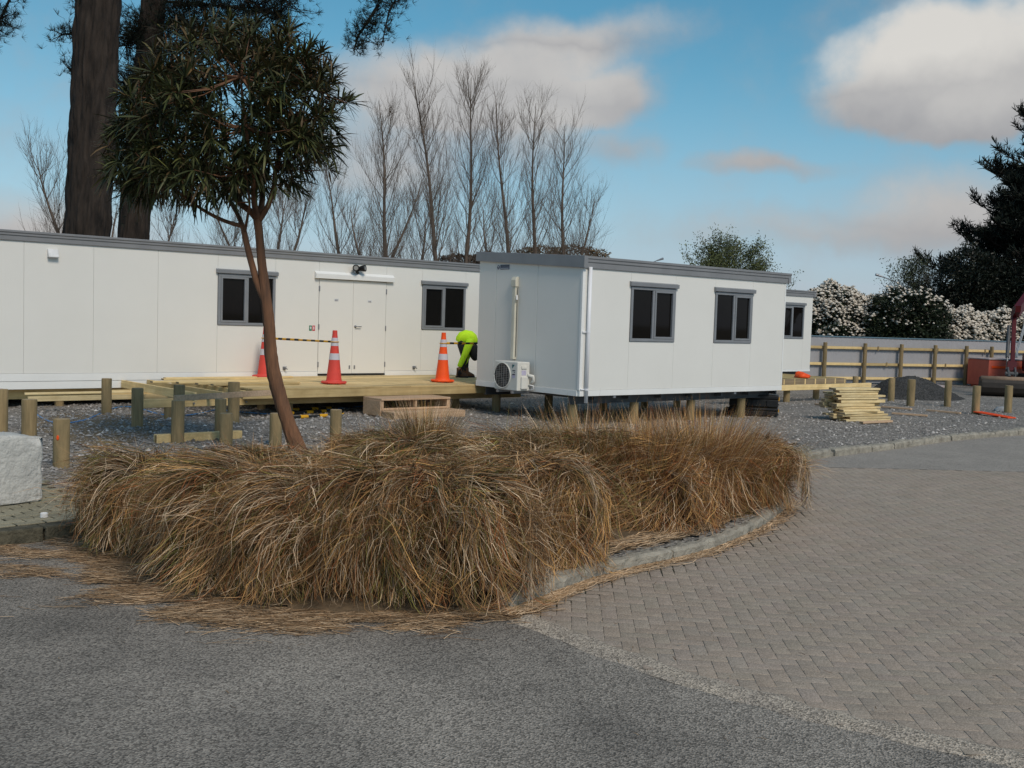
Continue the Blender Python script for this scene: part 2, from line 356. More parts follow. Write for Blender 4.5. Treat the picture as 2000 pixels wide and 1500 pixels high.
# planting bed
bed = [tuple(p) for p in front[::4]]+[tuple(p) for p in kerb1[::4]]+[tuple(G(a, b)[:2]) for a, b in [(1380, 878), (1200, 882), (1000, 893), (880, 905), (760, 885), (560, 905), (400, 905), (260, 930), (185, 985)]]
xs = np.arange(-4.5, 4.5, .16); ys = np.arange(6.5, 16.5, .16); X, Y = np.meshgrid(xs, ys)
dmin = np.min(np.hypot(X[..., None]-front[:, 0], Y[..., None]-front[:, 1]), -1)
Z = -.1+.118*np.clip(dmin/.8, 0, 1)+rng.normal(0, .006, X.shape)
okv = inside(bed, X, Y); nx = len(xs)
ii = np.array([j*nx+i for j in range(len(ys)-1) for i in range(nx-1) if okv[j, i] and okv[j+1, i] and okv[j, i+1] and okv[j+1, i+1]])
o = mesh_np('planting_bed', np.stack([X, Y, Z], -1), np.stack([ii, ii+1, ii+nx+1, ii+nx], 1), 'soil', smooth=True); tag(o, kind='structure')

# ---- block paved road, herringbone
edge = smooth_line([G(a, b, ROAD) for a, b in [(985, 1192), (1060, 1218), (1150, 1254), (1300, 1308), (1450, 1354), (1600, 1393), (1800, 1440), (2000, 1484), (2300, 1545)]], 2)
farl = smooth_line([G(a, b, ROAD) for a, b in [(2400, 934), (2000, 922), (1750, 916), (1512, 911)]], 1)
pv_poly = [tuple(p) for p in edge]+[tuple(p) for p in farl]+[tuple(p) for p in kerb1[::-1]]
road = sheet('paved_road', pv_poly, 'sand', ROAD)
sheet('concrete_drive', [tuple(p) for p in farl[::-1]]+[(farl[0][0]+6, farl[0][1]+.6), (kerb2[-1][0]+6, kerb2[-1][1]+3)]+[tuple(p) for p in kerb2[::-1]], 'asphalt2', ROAD+.004)
# dark mossy joint zone beside the planter kerb
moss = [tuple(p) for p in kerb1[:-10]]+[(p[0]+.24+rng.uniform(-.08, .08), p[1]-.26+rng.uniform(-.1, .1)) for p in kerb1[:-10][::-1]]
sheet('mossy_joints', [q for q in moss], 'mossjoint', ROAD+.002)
rot = rad(-3); ca, sa = math.cos(rot), math.sin(rot); UW = .104
bricks = []
poly_in = pv_poly
for nrow in range(-20, 260):
    for mm in range(-70, 90):
        for (a, b, lx, ly) in ((nrow+4*mm, nrow, 2, 1), (nrow+2+4*mm, nrow-1, 1, 2)):
            lx_, ly_ = (a+lx/2)*UW, (b+ly/2)*UW
            x = ca*lx_-sa*ly_; y = sa*lx_+ca*ly_+4.5
            if -1 < x < 14 and 4.7 < y < 16.5: bricks.append((x, y, lx, ly))
bx = np.array(bricks); okb = inside(pv_poly, bx[:, 0], bx[:, 1])
dk = np.min(np.hypot(bx[:, 0:1]-kerb1[None, :, 0], bx[:, 1:2]-kerb1[None, :, 1]), 1)
okb &= dk > .09
inview = np.abs(bx[:, 0]/np.maximum(bx[:, 1], .1)) < .62
bx = bx[okb & inview]; dk = dk[okb & inview]
order = np.argsort(bx[:, 0]**2+bx[:, 1]**2)
def paver_geo(x, y, lx, ly, j, top):
    hx, hy = lx*UW/2-j/2, ly*UW/2-j/2; c = .004
    z0, z1 = ROAD+.001, ROAD+top
    P = [(sx*hx, sy*hy, z0) for sx, sy in ((-1, -1), (1, -1), (1, 1), (-1, 1))]+[(sx*hx, sy*hy, z1-.0012) for sx, sy in ((-1, -1), (1, -1), (1, 1), (-1, 1))]+[(sx*(hx-c), sy*(hy-c), z1) for sx, sy in ((-1, -1), (1, -1), (1, 1), (-1, 1))]
    V = np.array([(x+ca*p[0]-sa*p[1], y+sa*p[0]+ca*p[1], p[2]) for p in P])
    Fq = np.array([(8, 9, 10, 11)]+[(4+i, 4+(i+1) % 4, 8+(i+1) % 4, 8+i) for i in range(4)]+[(i, (i+1) % 4, 4+(i+1) % 4, 4+i) for i in range(4)])
    return V, Fq
rest = []
for q, idx in enumerate(order):
    x, y, lx, ly = bx[idx]; near = dk[idx] < .38
    j = rng.uniform(.010, .016) if near and rng.random() < .7 else rng.uniform(.001, .0024)
    V, Fq = paver_geo(x, y, lx, ly, j, .0034+rng.uniform(-.0006, .0006))
    k = rng.uniform(.97, 1.035); c = np.array([.365, .302, .244])*k*np.array([1+rng.uniform(-.02, .03), 1, 1+rng.uniform(-.02, .02)])
    Cc = np.tile(c, (12, 1))
    if q < 300:
        mesh_np('paver', V, Fq, 'paver', road, Cc)
    else: rest.append((V, Fq, Cc))
V, Fq, Cc = join(rest); o = mesh_np('pavers', V, Fq, 'paver', road, Cc); o['kind'] = 'stuff'
# rough asphalt lip between the asphalt and the paving
lip = MB(); E1 = resample(edge, .12); Tn = np.gradient(E1, axis=0); Tn /= np.linalg.norm(Tn, axis=1)[:, None]; Nn = np.stack([-Tn[:, 1], Tn[:, 0]], 1)
prof = [(-.13, -.0075), (-.07, .002), (-.01, .009), (.03, .010), (.07, .005)]
Vl = []; 
for i, p in enumerate(E1):
    jj = rng.normal(0, .012)
    for k, (a, b) in enumerate(prof): q = p+Nn[i]*(a+jj+rng.normal(0, .008)); Vl.append((q[0], q[1], ROAD+b+rng.normal(0, .0012)))
ii = (np.arange(len(E1)-1)[:, None]*5+np.arange(4)[None]).ravel()
o = mesh_np('road_edge_band', np.array(Vl), np.stack([ii, ii+5, ii+6, ii+1], 1), 'band_edge', smooth=True); tag(o, kind='structure')

# ---- kerbs made of rough concrete lengths
def kerb(name, line, wid, hgt, seglen, skip=0):
    root = thing(name, None, None); del_keys = [k for k in root.keys()]
    root['kind'] = 'structure'
    P = resample(line, .07); T = np.gradient(P, axis=0); T /= np.linalg.norm(T, axis=1)[:, None]; Nr = np.stack([-T[:, 1], T[:, 0]], 1)
    per = max(4, int(seglen/.07)); i = 0
    while i < len(P)-4:
        n_ = int(per*rng.uniform(.75, 1.3)); j = min(i+n_, len(P)-1); dz = rng.normal(0, .008); dn = rng.normal(0, .008); vs = []
        pr = [(-.5, -.12), (-.5, .72), (-.38, .97), (0, 1.03), (.38, .97), (.5, .72), (.5, -.12)]
        for k in range(i, j+1):
            if k in (i, j): sh = .82
            else: sh = 1
            w_ = rng.normal(0, .03)
            for a, b in pr:
                q = P[k]+Nr[k]*(a*wid*sh+dn+rng.normal(0, .006)); hh = hgt*(b if b < 0 else b*(.93+w_)*(sh+.1*(1-sh)))
                vs.append((q[0], q[1], ROAD+hh+(dz if b > 0 else 0)+(rng.normal(0, .005) if b > 0 else 0)))
        m_ = len(pr); fs = [(r*m_+c, r*m_+c+1, (r+1)*m_+c+1, (r+1)*m_+c) for r in range(j-i) for c in range(m_-1)]+[tuple(range(m_)), tuple((j-i)*m_+c for c in range(m_-1, -1, -1))]
        b_ = MB(); b_.add(vs, fs); b_.build('kerb_length', 'kerb', root, smooth=False)
        i = j if rng.random() < .8 else j+1
    return root
kerb('planter_kerb', kerb1[:-4], .15, .105, .8)
kerb('driveway_kerb', kerb2, .19, .125, .75)

# ---- small paved footpath on the left
fe = smooth_line([G(a, b) for a, b in [(-420, 1075), (-100, 1056), (0, 1041), (100, 1032), (190, 1020)]], 2)
fp = [tuple(p) for p in fe]+[tuple(p) for p in path_edge[::-1]]+[(path_edge[0][0]-1.5, path_edge[0][1]-.2)]
foot = sheet('footpath', fp, 'mossjoint', .002)
fd = fe[-1]-fe[len(fe)//2]; fd /= np.linalg.norm(fd); fn = np.array([-fd[1], fd[0]]); O0 = fe[-1]
bl, bw = .245, .122
for r in range(0, 26):
    for c in range(-34, 4):
        cen = O0+fd*((c+.5*(r % 2))*bl)+fn*(.19+(r+.5)*bw)
        if cen[0] < -5.75 or not inside(fp, np.array([cen[0]]), np.array([cen[1]]))[0]: continue
        b_ = MB(); h_ = .013+rng.uniform(-.003, .003); g_ = rng.uniform(.016, .023)
        q = Matrix.Translation((cen[0], cen[1], 0)) @ Matrix.Rotation(math.atan2(fd[1], fd[0])+rng.normal(0, .008), 4, 'Z')
        b_.box(-bl/2+g_/2, bl/2-g_/2, -bw/2+g_/2, bw/2-g_/2, .002, h_, q)
        o = b_.build('paver', 'paver', foot, bevel=.003)
        k = rng.uniform(.8, 1.15); a = o.data.color_attributes.new('Col', 'FLOAT_COLOR', 'POINT'); a.data.foreach_set('color', [.30*k, .275*k, .20*k, 1]*8)
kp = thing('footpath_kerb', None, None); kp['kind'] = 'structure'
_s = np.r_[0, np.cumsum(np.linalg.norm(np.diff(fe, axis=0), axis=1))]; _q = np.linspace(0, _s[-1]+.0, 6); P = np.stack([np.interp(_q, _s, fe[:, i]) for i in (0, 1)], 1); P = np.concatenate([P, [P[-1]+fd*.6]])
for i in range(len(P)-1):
    q0, q1 = P[i]+fn*.08, P[i+1]+fn*.08; b_ = MB(); b_.beam((q0[0], q0[1], -.05), (q1[0]-fd[0]*.012, q1[1]-fd[1]*.012, -.05), .17, .135); b_.build('kerb_length', 'darkkerb', kp, bevel=.015, seg=2)

# ---- loose stones on the gravel
gpoly = gp
NS = 62000
sx = np.r_[rng.uniform(-11, 13, 33000), rng.uniform(-8, -1, 11000), rng.uniform(0, 9, 7000)]; sy = np.r_[rng.uniform(11, 30, 33000), rng.uniform(11.2, 21, 11000), rng.uniform(15.2, 24, 7000)]
keep = inside(gpoly, sx, sy) & ~((inside(bed, sx, sy)) & (sy < 13.)); sx, sy = sx[keep], sy[keep]; n_ = len(sx)
sz = rng.lognormal(-4.12, .38, n_).clip(.009, .045)
oct_ = np.array([(1, 0, 0), (0, 1, 0), (-1, 0, 0), (0, -1, 0), (.2, .1, .75), (0, 0, -.5)], float)
a_ = rng.uniform(0, 6.28, n_); jit = 1+rng.normal(0, .25, (n_, 6, 3)); V = oct_[None]*jit*sz[:, None, None]
cx_, sx_ = np.cos(a_)[:, None], np.sin(a_)[:, None]
V = np.stack([V[..., 0]*cx_-V[..., 1]*sx_, V[..., 0]*sx_+V[..., 1]*cx_, V[..., 2]], -1)+np.stack([sx, sy, zg(sx, sy)+sz*.35], -1)[:, None]
ft = np.array([(0, 1, 4), (1, 2, 4), (2, 3, 4), (3, 0, 4), (1, 0, 5), (2, 1, 5), (3, 2, 5), (0, 3, 5)])
Fq = (np.arange(n_)[:, None, None]*6+ft[None, :4]).reshape(-1, 3)
kc = rng.lognormal(-.06, .34, n_)[:, None]*np.array([[1, 1, 1.02]]); 
o = mesh_np('gravel_stones', V, Fq, 'stone', None, np.repeat(kc, 6, 0)); tag(o, 'loose grey crushed stones of the gravel yard', 'gravel', kind='stuff')

# dark gravel heap by the fence
hc = D(1786, 760, 31.3)[:2]; V = []; nr, na = 22, 56
for i in range(nr+1):
    for k in range(na):
        f = i/nr; a = 2*math.pi*k/na; R1 = (1.28+.12*math.sin(3*a+1)+.08*math.sin(5*a))
        x = hc[0]+math.cos(a)*R1*f*1.12-.0; y = hc[1]+math.sin(a)*R1*f*.95
        z = .70*max(0, 1-f)**1.02*(1+.08*math.sin(2*a))*(1-.18*math.exp(-(f*6)**2))+.30*math.exp(-((x-hc[0]+.95)**2+(y-hc[1]+.1)**2)/.32)*(1-f**4)+rng.normal(0, .013)*(1-f*.5)-.02*f
        V.append((x, y, z))
Fq = [(i*na+k, i*na+(k+1) % na, (i+1)*na+(k+1) % na, (i+1)*na+k) for i in range(nr) for k in range(na)]
me = bpy.data.meshes.new('gravel_heap'); me.from_pydata(V, [], Fq); o = obj('gravel_heap', me, 'darkgravel', smooth=True); tag(o, 'heap of dark crushed gravel in front of the grey fence', 'gravel heap')

# ================================================================== cabins
def window(root, s0, s1, z0, z1, opener, hood, y=0.):
    wdw = MB(); fr = .055; yo, yi = y-.022, y+.05
    for a in ((s0, s1, z0, z0+fr), (s0, s1, z1-fr, z1), (s0, s0+fr, z0+fr, z1-fr), (s1-fr, s1, z0+fr, z1-fr)): wdw.box(a[0], a[1], yo, yi, a[2], a[3])
    mid = (s0+s1)/2; wdw.box(mid-.028, mid+.028, yo+.004, yi, z0+fr, z1-fr)
    wo_ = wdw.build('window', 'alu', root, bevel=.004)
    sa, sb = (s0+fr, mid-.028) if opener == 'L' else (mid+.028, s1-fr)
    sh = MB(); t_ = .038; zz0, zz1 = z0+fr, z1-fr
    for a in ((sa, sb, zz0, zz0+t_), (sa, sb, zz1-t_, zz1), (sa, sa+t_, zz0+t_, zz1-t_), (sb-t_, sb, zz0+t_, zz1-t_)): sh.box(a[0], a[1], yo-.008, yi-.01, a[2], a[3])
    sh.build('sash', 'alu', wo_, bevel=.003)
    for a, b, k in ((s0+fr, mid-.028, 'L'), (mid+.028, s1-fr, 'R')):
        g = t_ if k == opener else 0
        p = MB(); p.box(a+g-.003, b-g+.003, y+.012, y+.018, zz0+g-.003, zz1-g+.003); p.build('pane', 'glass', wo_)
    hd = MB(); hd.prism([(0, 0), (-.055, 0), (-.06, .07), (0, .088)], s0-.045, s1+.045, Matrix(((0, 0, 1, 0), (1, 0, 0, y-.001), (0, 1, 0, hood), (0, 0, 0, 1)))); hd.build('window_hood', 'alu', wo_, bevel=.003)
def fascia(root, s0, s1, zb, zt, y):
    f = MB(); hgt = zt-zb
    pr = [(y+.05, zb), (y-.03, zb), (y-.034, zb+hgt*.46), (y-.05, zb+hgt*.52), (y-.052, zb+hgt*.74), (y-.068, zb+hgt*.8), (y-.07, zt), (y+.05, zt+.004)]
    f.prism(pr, s0, s1, Matrix(((0, 0, 1, 0), (1, 0, 0, 0), (0, 1, 0, 0), (0, 0, 0, 1)))); f.build('fascia', 'fascia', root, bevel=.003)
def wallpanel(root, s0, s1, z0, z1, y0=0., th=.05):
    p = MB(); p.box(s0+.0015, s1-.0015, y0, y0+th, z0, z1); p.build('wall_panel', 'panel', root, bevel=.002)
def core(root, s0, s1, t1, z0, z1, zt1):        # dark joint backing, back and end walls
    c = MB(); c.add([(s0+.01, .03, z0), (s1-.01, .03, z0), (s1-.01, t1, z0), (s0+.01, t1, z0), (s0+.01, .03, z1), (s1-.01, .03, z1), (s1-.01, t1, zt1), (s0+.01, t1, zt1)],
        [(3, 2, 1, 0), (4, 5, 6, 7), (1, 2, 6, 5), (2, 3, 7, 6), (3, 0, 4, 7)]); return c

# ---- long cabin
cab1 = thing('long_cabin', 'long white panelled cabin with double doors behind the timber deck', 'cabin', (B[0], B[1], 0), RZ)
ZF1, ZS1, ZB1, ZT1 = 2.994, .687, .409, 3.165
joints = [-6, -4.8, -3.6, -2.4, -1.2, 0, 1.195, 2.39, 3.585, 4.83, 5.835, 7.51, 8.47, 9.70, 10.9, 12.1]
DZ0, DZ1 = .635, 2.62
for a, b in zip(joints[:-1], joints[1:]):
    if abs(a-3.585) < .01 or abs(a-8.47) < .01:
        wallpanel(cab1, a, b, ZS1, 1.612); wallpanel(cab1, a, b, 2.625, ZF1+.01); window(cab1, a+.004, b-.004, 1.615, 2.622, 'L', 2.63)
    elif abs(a-5.835) < .01:
        wallpanel(cab1, a, 6.668, 2.63, ZF1+.01); wallpanel(cab1, 6.668, b, 2.63, ZF1+.01)
    else: wallpanel(cab1, a, b, ZS1, ZF1+.01)
for a, b in ((-6, 5.835), (7.51, 12.1)):
    k = MB(); k.box(a, b, -.012, .05, .55, ZS1-.004); k.build('skirting', 'trim', cab1, bevel=.004)
    k = MB(); k.box(a, b, -.004, .05, ZB1, .546); k.build('skirting', 'trim', cab1, bevel=.004)
k = MB(); k.box(5.835, 7.51, -.01, .05, ZB1, .60); k.build('skirting', 'trim', cab1)
k = MB(); k.box(5.84, 7.505, -.03, .05, .602, .628); k.build('threshold', 'black', cab1)
fascia(cab1, -6.1, 12.15, ZF1, ZT1, 0)
core(cab1, -6, 12.1, 3.3, ZB1+.03, ZF1+.1, ZF1+.28).build('cabin_shell', 'panel', cab1)
r = MB(); r.add([(-6.1, -.02, ZT1-.02), (12.15, -.02, ZT1-.02), (12.15, 3.4, ZT1+.17), (-6.1, 3.4, ZT1+.17), (-6.1, -.02, ZT1+.006), (12.15, -.02, ZT1+.006), (12.15, 3.4, ZT1+.20), (-6.1, 3.4, ZT1+.20)], [(3, 2, 1, 0), (4, 5, 6, 7), (0, 1, 5, 4), (1, 2, 6, 5), (2, 3, 7, 6), (3, 0, 4, 7)]); r.build('roof', 'roof', cab1)
# floor frame and piles under it
for t in (.3, 2.9):
    k = MB(); k.box(-6, 12, t-.05, t+.05, .22, ZB1+.03); k.build('bearer', 'pine', cab1)
    for s in np.arange(-5.5, 12.1, 1.55):
        k = MB(); k.lathe([(.08, -.1), (.08, .22)], 12, c=(s, t, 0)); k.build('pile', 'post', cab1)
# doors
for a, b, side in ((5.842, 6.666, 'L'), (6.670, 7.503, 'R')):
    d = MB(); d.box(a, b, -.008, .035, DZ0, DZ1); dr = d.build('door', 'panel', cab1, bevel=.004)
    hx = a-.004 if side == 'L' else b-.0
    for z in (2.42, 1.62, .83):
        k = MB(); k.box(hx-.010, hx+.014, -.02, .0, z-.055, z+.055); k.build('hinge', 'galv', dr)
    k = MB(); k.box((a+b)/2-.055, (a+b)/2+.055, -.0105, -.0065, 2.17, 2.225); k.build('sticker', 'whiteplastic', dr)
    for q in (-.03, .012):
        k = MB(); k.box((a+b)/2-.04, (a+b)/2+.03, -.0125, -.0100, 2.19+q*.5, 2.199+q*.5); k.build('sticker_print', 'slate', dr)
    k = MB(); x_ = b-.06 if side == 'L' else a+.06; k.box(x_-.016, x_+.016, -.018, 0, .735, .81); k.build('bolt', 'galv', dr)
    if side == 'R':
        k = MB(); k.tube([(a+.06, -.008, 1.645), (a+.06, -.02, 1.645)], .028, 12); k.tube([(a+.06, -.02, 1.645), (a+.06, -.055, 1.645)], .011, 8); k.tube([(a+.05, -.055, 1.645), (a+.19, -.055, 1.645)], .010, 8); k.build('door_handle', 'galv', dr, smooth=True)
k = MB(); k.prism([(0, 0), (-.075, 0), (-.08, .10), (0, .155)], 5.72, 7.675, Matrix(((0, 0, 1, 0), (1, 0, 0, -.001), (0, 1, 0, 2.632), (0, 0, 0, 1)))); k.build('door_hood', 'trim', cab1, bevel=.004)
# security light
lt = MB(); lt.lathe([(.05, 0), (.05, .02), (.03, .04)], 14); o = lt.build('light_base', 'whiteplastic', cab1); o.location = (6.72, -.001, 2.83); o.rotation_euler = (rad(90), 0, 0)
for sx0, rx, rz in ((-.075, 66, -30), (.085, 60, 35)):
    lt = MB(); lt.lathe([(.012, -.09), (.04, -.085), (.06, -.02), (.072, .05), (.072, .07), (.055, .075), (.05, .055)], 16)
    o = lt.build('lamp_head', 'black', cab1, smooth=True); o.location = (6.72+sx0, -.12, 2.89); o.rotation_euler = (rad(rx+25), 0, rad(rz))
    l2 = MB(); l2.lathe([(.052, .06), (.045, .068)], 14); q = l2.build('lens', 'wire', o)
lt = MB(); lt.tube([(6.72, -.02, 2.83), (6.72, -.09, 2.84), (6.66, -.11, 2.88)], .018, 8); lt.tube([(6.72, -.09, 2.84), (6.79, -.11, 2.88)], .018, 8); lt.tube([(6.715, -.05, 2.815), (6.715, -.1, 2.79)], .03, 10); lt.build('lamp_arm', 'black', cab1, smooth=True)
# vent, taps, door signs
k = MB(); k.prism([(0, 0), (-.09, 0), (-.09, .02), (-.03, .15), (0, .15)], .385, .565, Matrix(((0, 0, 1, 0), (1, 0, 0, -.001), (0, 1, 0, 2.735), (0, 0, 0, 1)))); k.build('vent_cowl', 'whiteplastic', cab1, bevel=.006)
for s in (5.06, 8.29):
    k = MB(); k.box(s-.035, s+.03, -.012, 0, .72, .79); k.tube([(s, -.01, .755), (s, -.08, .755)], .014, 8); k.tube([(s, -.08, .762), (s+.03, -.09, .735)], .011, 8); k.tube([(s-.03, -.055, .785), (s+.03, -.055, .785)], .008, 6); k.build('tap', 'galv', cab1, smooth=False)
for s, mt in ((5.62, 'green'), (5.695, 'signred')):
    k = MB(); k.box(s-.001, s+.062, -.004, -.0005, 1.535, 1.645); o = k.build('safety_sign', mt, cab1)
    k = MB()
    if mt == 'green': k.box(s+.012, s+.050, -.0065, -.0042, 1.585, 1.605); k.box(s+.023, s+.039, -.0068, -.0043, 1.565, 1.625)
    else: k.box(s+.020, s+.042, -.0065, -.0042, 1.56, 1.625)
    k.build('sign_symbol', 'whiteplastic', o)

# ---- near cabin
cab2 = thing('near_cabin', 'white cabin on piles with outdoor air conditioner and downpipe', 'cabin', (K[0], K[1], 0), RZ)
LC, WC = 5.955, 2.95; ZF2, ZS2, ZB2 = 2.851, .682, .576; ZF2b = 3.03; ZT2, ZT2b = 3.06, 3.215
j2 = [0, 1.2225, 2.457, 3.633, 4.83, LC]
for i, (a, b) in enumerate(zip(j2[:-1], j2[1:])):
    a_ = a+.055 if i == 0 else a
    b_2 = b-.03 if i == 4 else b
    if i in (1, 3):
        wallpanel(cab2, a, b, ZS2, 1.566); wallpanel(cab2, a, b, 2.583, ZF2+.02); window(cab2, a+.004, b-.004, 1.57, 2.58, 'R', 2.588)
    else: wallpanel(cab2, a_, b_2, ZS2, ZF2+.02)
k = MB(); k.box(0, LC, -.012, .05, ZB2, ZS2-.003); k.build('skirting', 'trim', cab2, bevel=.004)
k = MB(); k.box(-.012, .055, -.006, .05, ZS2, ZF2+.02); k.build('corner_trim', 'trim', cab2, bevel=.003)
k = MB(); k.box(LC-.03, LC+.006, -.006, .05, ZS2, ZF2+.02); k.build('corner_trim', 'trim', cab2, bevel=.003)
k = MB(); k.box(-.016, .05, .052, WC, ZB2-.002, ZS2-.003); k.build('skirting', 'trim', cab2, bevel=.004)
e2 = [.052, 1.21, 2.42, WC]
for a, b in zip(e2[:-1], e2[1:]):
    k = MB(); za, zb = ZF2+.02+(a/WC)*.18, ZF2+.02+(b/WC)*.18
    k.add([(0, a+.003, ZS2), (.05, a+.003, ZS2), (.05, b-.003, ZS2), (0, b-.003, ZS2), (0, a+.003, za), (.05, a+.003, za), (.05, b-.003, zb), (0, b-.003, zb)], [(3, 2, 1, 0), (4, 5, 6, 7), (0, 1, 5, 4), (1, 2, 6, 5), (2, 3, 7, 6), (3, 0, 4, 7)]); k.build('wall_panel', 'panel', cab2, bevel=.004)
core(cab2, .03, LC, WC, ZB2+.03, ZF2+.05, ZF2b+.05).build('cabin_shell', 'panel', cab2)
fascia(cab2, -.05, LC+.1, ZF2, ZT2, 0)
k = MB(); k.add([(-.054, -.072, ZF2-.003), (.04, -.072, ZF2-.003), (.04, WC+.06, ZF2b), (-.054, WC+.06, ZF2b), (-.054, -.072, ZT2+.002), (.04, -.072, ZT2+.002), (.04, WC+.06, ZT2b), (-.054, WC+.06, ZT2b)], [(3, 2, 1, 0), (4, 5, 6, 7), (0, 1, 5, 4), (1, 2, 6, 5), (2, 3, 7, 6), (3, 0, 4, 7)]); k.build('fascia', 'fascia', cab2, bevel=.004)
k = MB(); k.add([(LC+.02, -.05, ZF2), (LC+.104, -.05, ZF2), (LC+.104, WC+.06, ZF2b), (LC+.02, WC+.06, ZF2b), (LC+.02, -.05, ZT2-.01), (LC+.104, -.05, ZT2-.01), (LC+.104, WC+.06, ZT2b), (LC+.02, WC+.06, ZT2b)], [(3, 2, 1, 0), (4, 5, 6, 7), (0, 1, 5, 4), (1, 2, 6, 5), (2, 3, 7, 6), (3, 0, 4, 7)]); k.build('fascia', 'fascia', cab2)
r = MB(); r.add([(-.04, -.04, ZT2-.04), (LC+.09, -.04, ZT2-.04), (LC+.09, WC+.05, ZT2b-.04), (-.04, WC+.05, ZT2b-.04), (-.04, -.04, ZT2-.006), (LC+.09, -.04, ZT2-.006), (LC+.09, WC+.05, ZT2b-.006), (-.04, WC+.05, ZT2b-.006)], [(3, 2, 1, 0), (4, 5, 6, 7), (0, 1, 5, 4), (1, 2, 6, 5), (2, 3, 7, 6), (3, 0, 4, 7)]); r.build('roof', 'roof', cab2)
k = MB(); k.tube([(.125, -.05, ZF2+.02), (.125, -.05, .46)], .034, 14); dpipe = k.build('downpipe', 'pipe', cab2, smooth=True)
for z in (1.72, .70):
    k = MB(); k.lathe([(.039, -.014), (.039, .014)], 14, c=(.125, -.05, z)); k.box(.01, .13, -.03, -.006, z-.012, z+.012); k.build('pipe_clip', 'pipe', dpipe)
# steel bearers and round piles
for t in (.28, WC-.28):
    k = MB(); k.box(.02, LC-.05, t-.045, t+.045, .415, .43); k.box(.02, LC-.05, t-.045, t+.045, ZB2+.012, ZB2+.027); k.box(.02, LC-.05, t-.008, t+.008, .43, ZB2+.012); k.build('bearer', 'steel', cab2)
    for s in ((.12, 1.72, 3.36, 4.97) if t < 1 else (.3, 1.7, 3.3, 4.6, 5.7)):
        k = MB(); k.lathe([(.086, -.1), (.086, .412)], 16, c=(s, t, 0)); k.build('pile', 'post', cab2, smooth=False)
k = MB()
for s in np.arange(.5, LC, .9): k.box(s-.03, s+.03, .1, WC-.1, .49, ZB2+.02)
k.build('floor_joists', 'steel', cab2)
for s in (.9, 4.4):
    k = MB(); k.box(s-.03, s+.03, .0, .04, .53, ZB2-.003); k.build('lug', 'galv', cab2)
# duct cover on the end wall
k = MB(); k.box(-.075, -.001, 1.755, 1.845, 1.15, 2.52); dc = k.build('pipe_duct', 'duct', cab2, bevel=.008)
k = MB(); k.prism([(0, 0), (-.085, 0), (-.09, .13), (-.05, .19), (0, .19)], 1.735, 1.87, Matrix(((1, 0, 0, -.002), (0, 0, 1, 0), (0, 1, 0, 2.52), (0, 0, 0, 1)))); k.build('duct_cap', 'duct', dc, bevel=.006)
k = MB(); k.tube([(-.03, 1.74, 2.5), (-.035, 1.735, 2.38), (-.03, 1.74, 1.2)], .006, 6); k.build('cord', 'steel', dc)
k = MB(); k.tube([(-.05, 1.735, 2.36), (-.075, 1.70, 2.27)], .016, 8); k.build('cord_tag', 'whiteplastic', dc)
# maker plate
k = MB(); k.box(-.006, -.001, 2.02, 2.41, 2.848, 2.95); sg = k.build('name_plate', 'whiteplastic', cab2)
k = MB(); k.box(-.0085, -.0062, 2.03, 2.30, 2.905, 2.944); k.build('plate_panel', 'slate', sg)
k = MB(); k.box(-.0085, -.0062, 2.03, 2.30, 2.854, 2.902); k.build('plate_panel', 'navy', sg)
k = MB(); k.prism([(2.355+.036*math.cos(a*.5236), 2.899+.042*math.sin(a*.5236)) for a in range(12)], -.0085, -.0062, Matrix(((0, 0, 1, 0), (1, 0, 0, 0), (0, 1, 0, 0), (0, 0, 0, 1)))); k.build('plate_roundel', 'navy', sg)
k = MB(); k.box(-.0105, -.0088, 2.340, 2.352, 2.872, 2.926); k.box(-.0105, -.0088, 2.356, 2.372, 2.905, 2.926)
for q in np.arange(2.05, 2.28, .027): k.box(-.0105, -.0088, q, q+.017, 2.868, 2.886)
k.build('plate_print', 'whiteplastic', sg)
# outdoor unit of the air conditioner (its own thing, on a bracket)
ac = thing('air_conditioner', 'pale grey outdoor air conditioner unit on brackets under the end wall', 'air conditioner', Cw(0, 0, 0), RZ)
y0, y1, za, zb = 1.235, 1.895, .59, 1.125; xf, xb = -.40, -.10
k = MB(); k.box(xf, xb, y0, y1, za, zb); body = k.build('casing', 'acwhite', ac, bevel=.016, seg=2)
fc, fz, fr_ = 1.66, .858, .228
MX = Matrix(((0, 0, 1, 0), (1, 0, 0, 0), (0, 1, 0, 0), (0, 0, 0, 1)))
k = MB(); k.prism([(fc+fr_*math.cos(a*math.pi/20), fz+fr_*math.sin(a*math.pi/20)) for a in range(40)], xf-.006, xf+.01, MX); gr = k.build('fan_opening', 'darkgrille', ac)
k = MB(); k.tube([(xf-.010, fc+(fr_+.006)*math.cos(a*math.pi/20), fz+(fr_+.006)*math.sin(a*math.pi/20)) for a in range(41)], .011, 6); k.build('fan_ring', 'acwhite', gr, smooth=True)
k = MB()
for q in np.arange(-fr_+.03, fr_-.01, .033):
    hh = math.sqrt(fr_**2-q*q)-.004
    k.box(xf-.016, xf-.012, fc-hh, fc+hh, fz+q-.0022, fz+q+.0022)
for q in np.arange(-fr_+.03, fr_-.01, .07):
    hh = math.sqrt(fr_**2-q*q)-.004; k.box(xf-.0195, xf-.0165, fc+q-.0022, fc+q+.0022, fz-hh, fz+hh)
k.build('fan_guard', 'wire', gr)
k = MB()
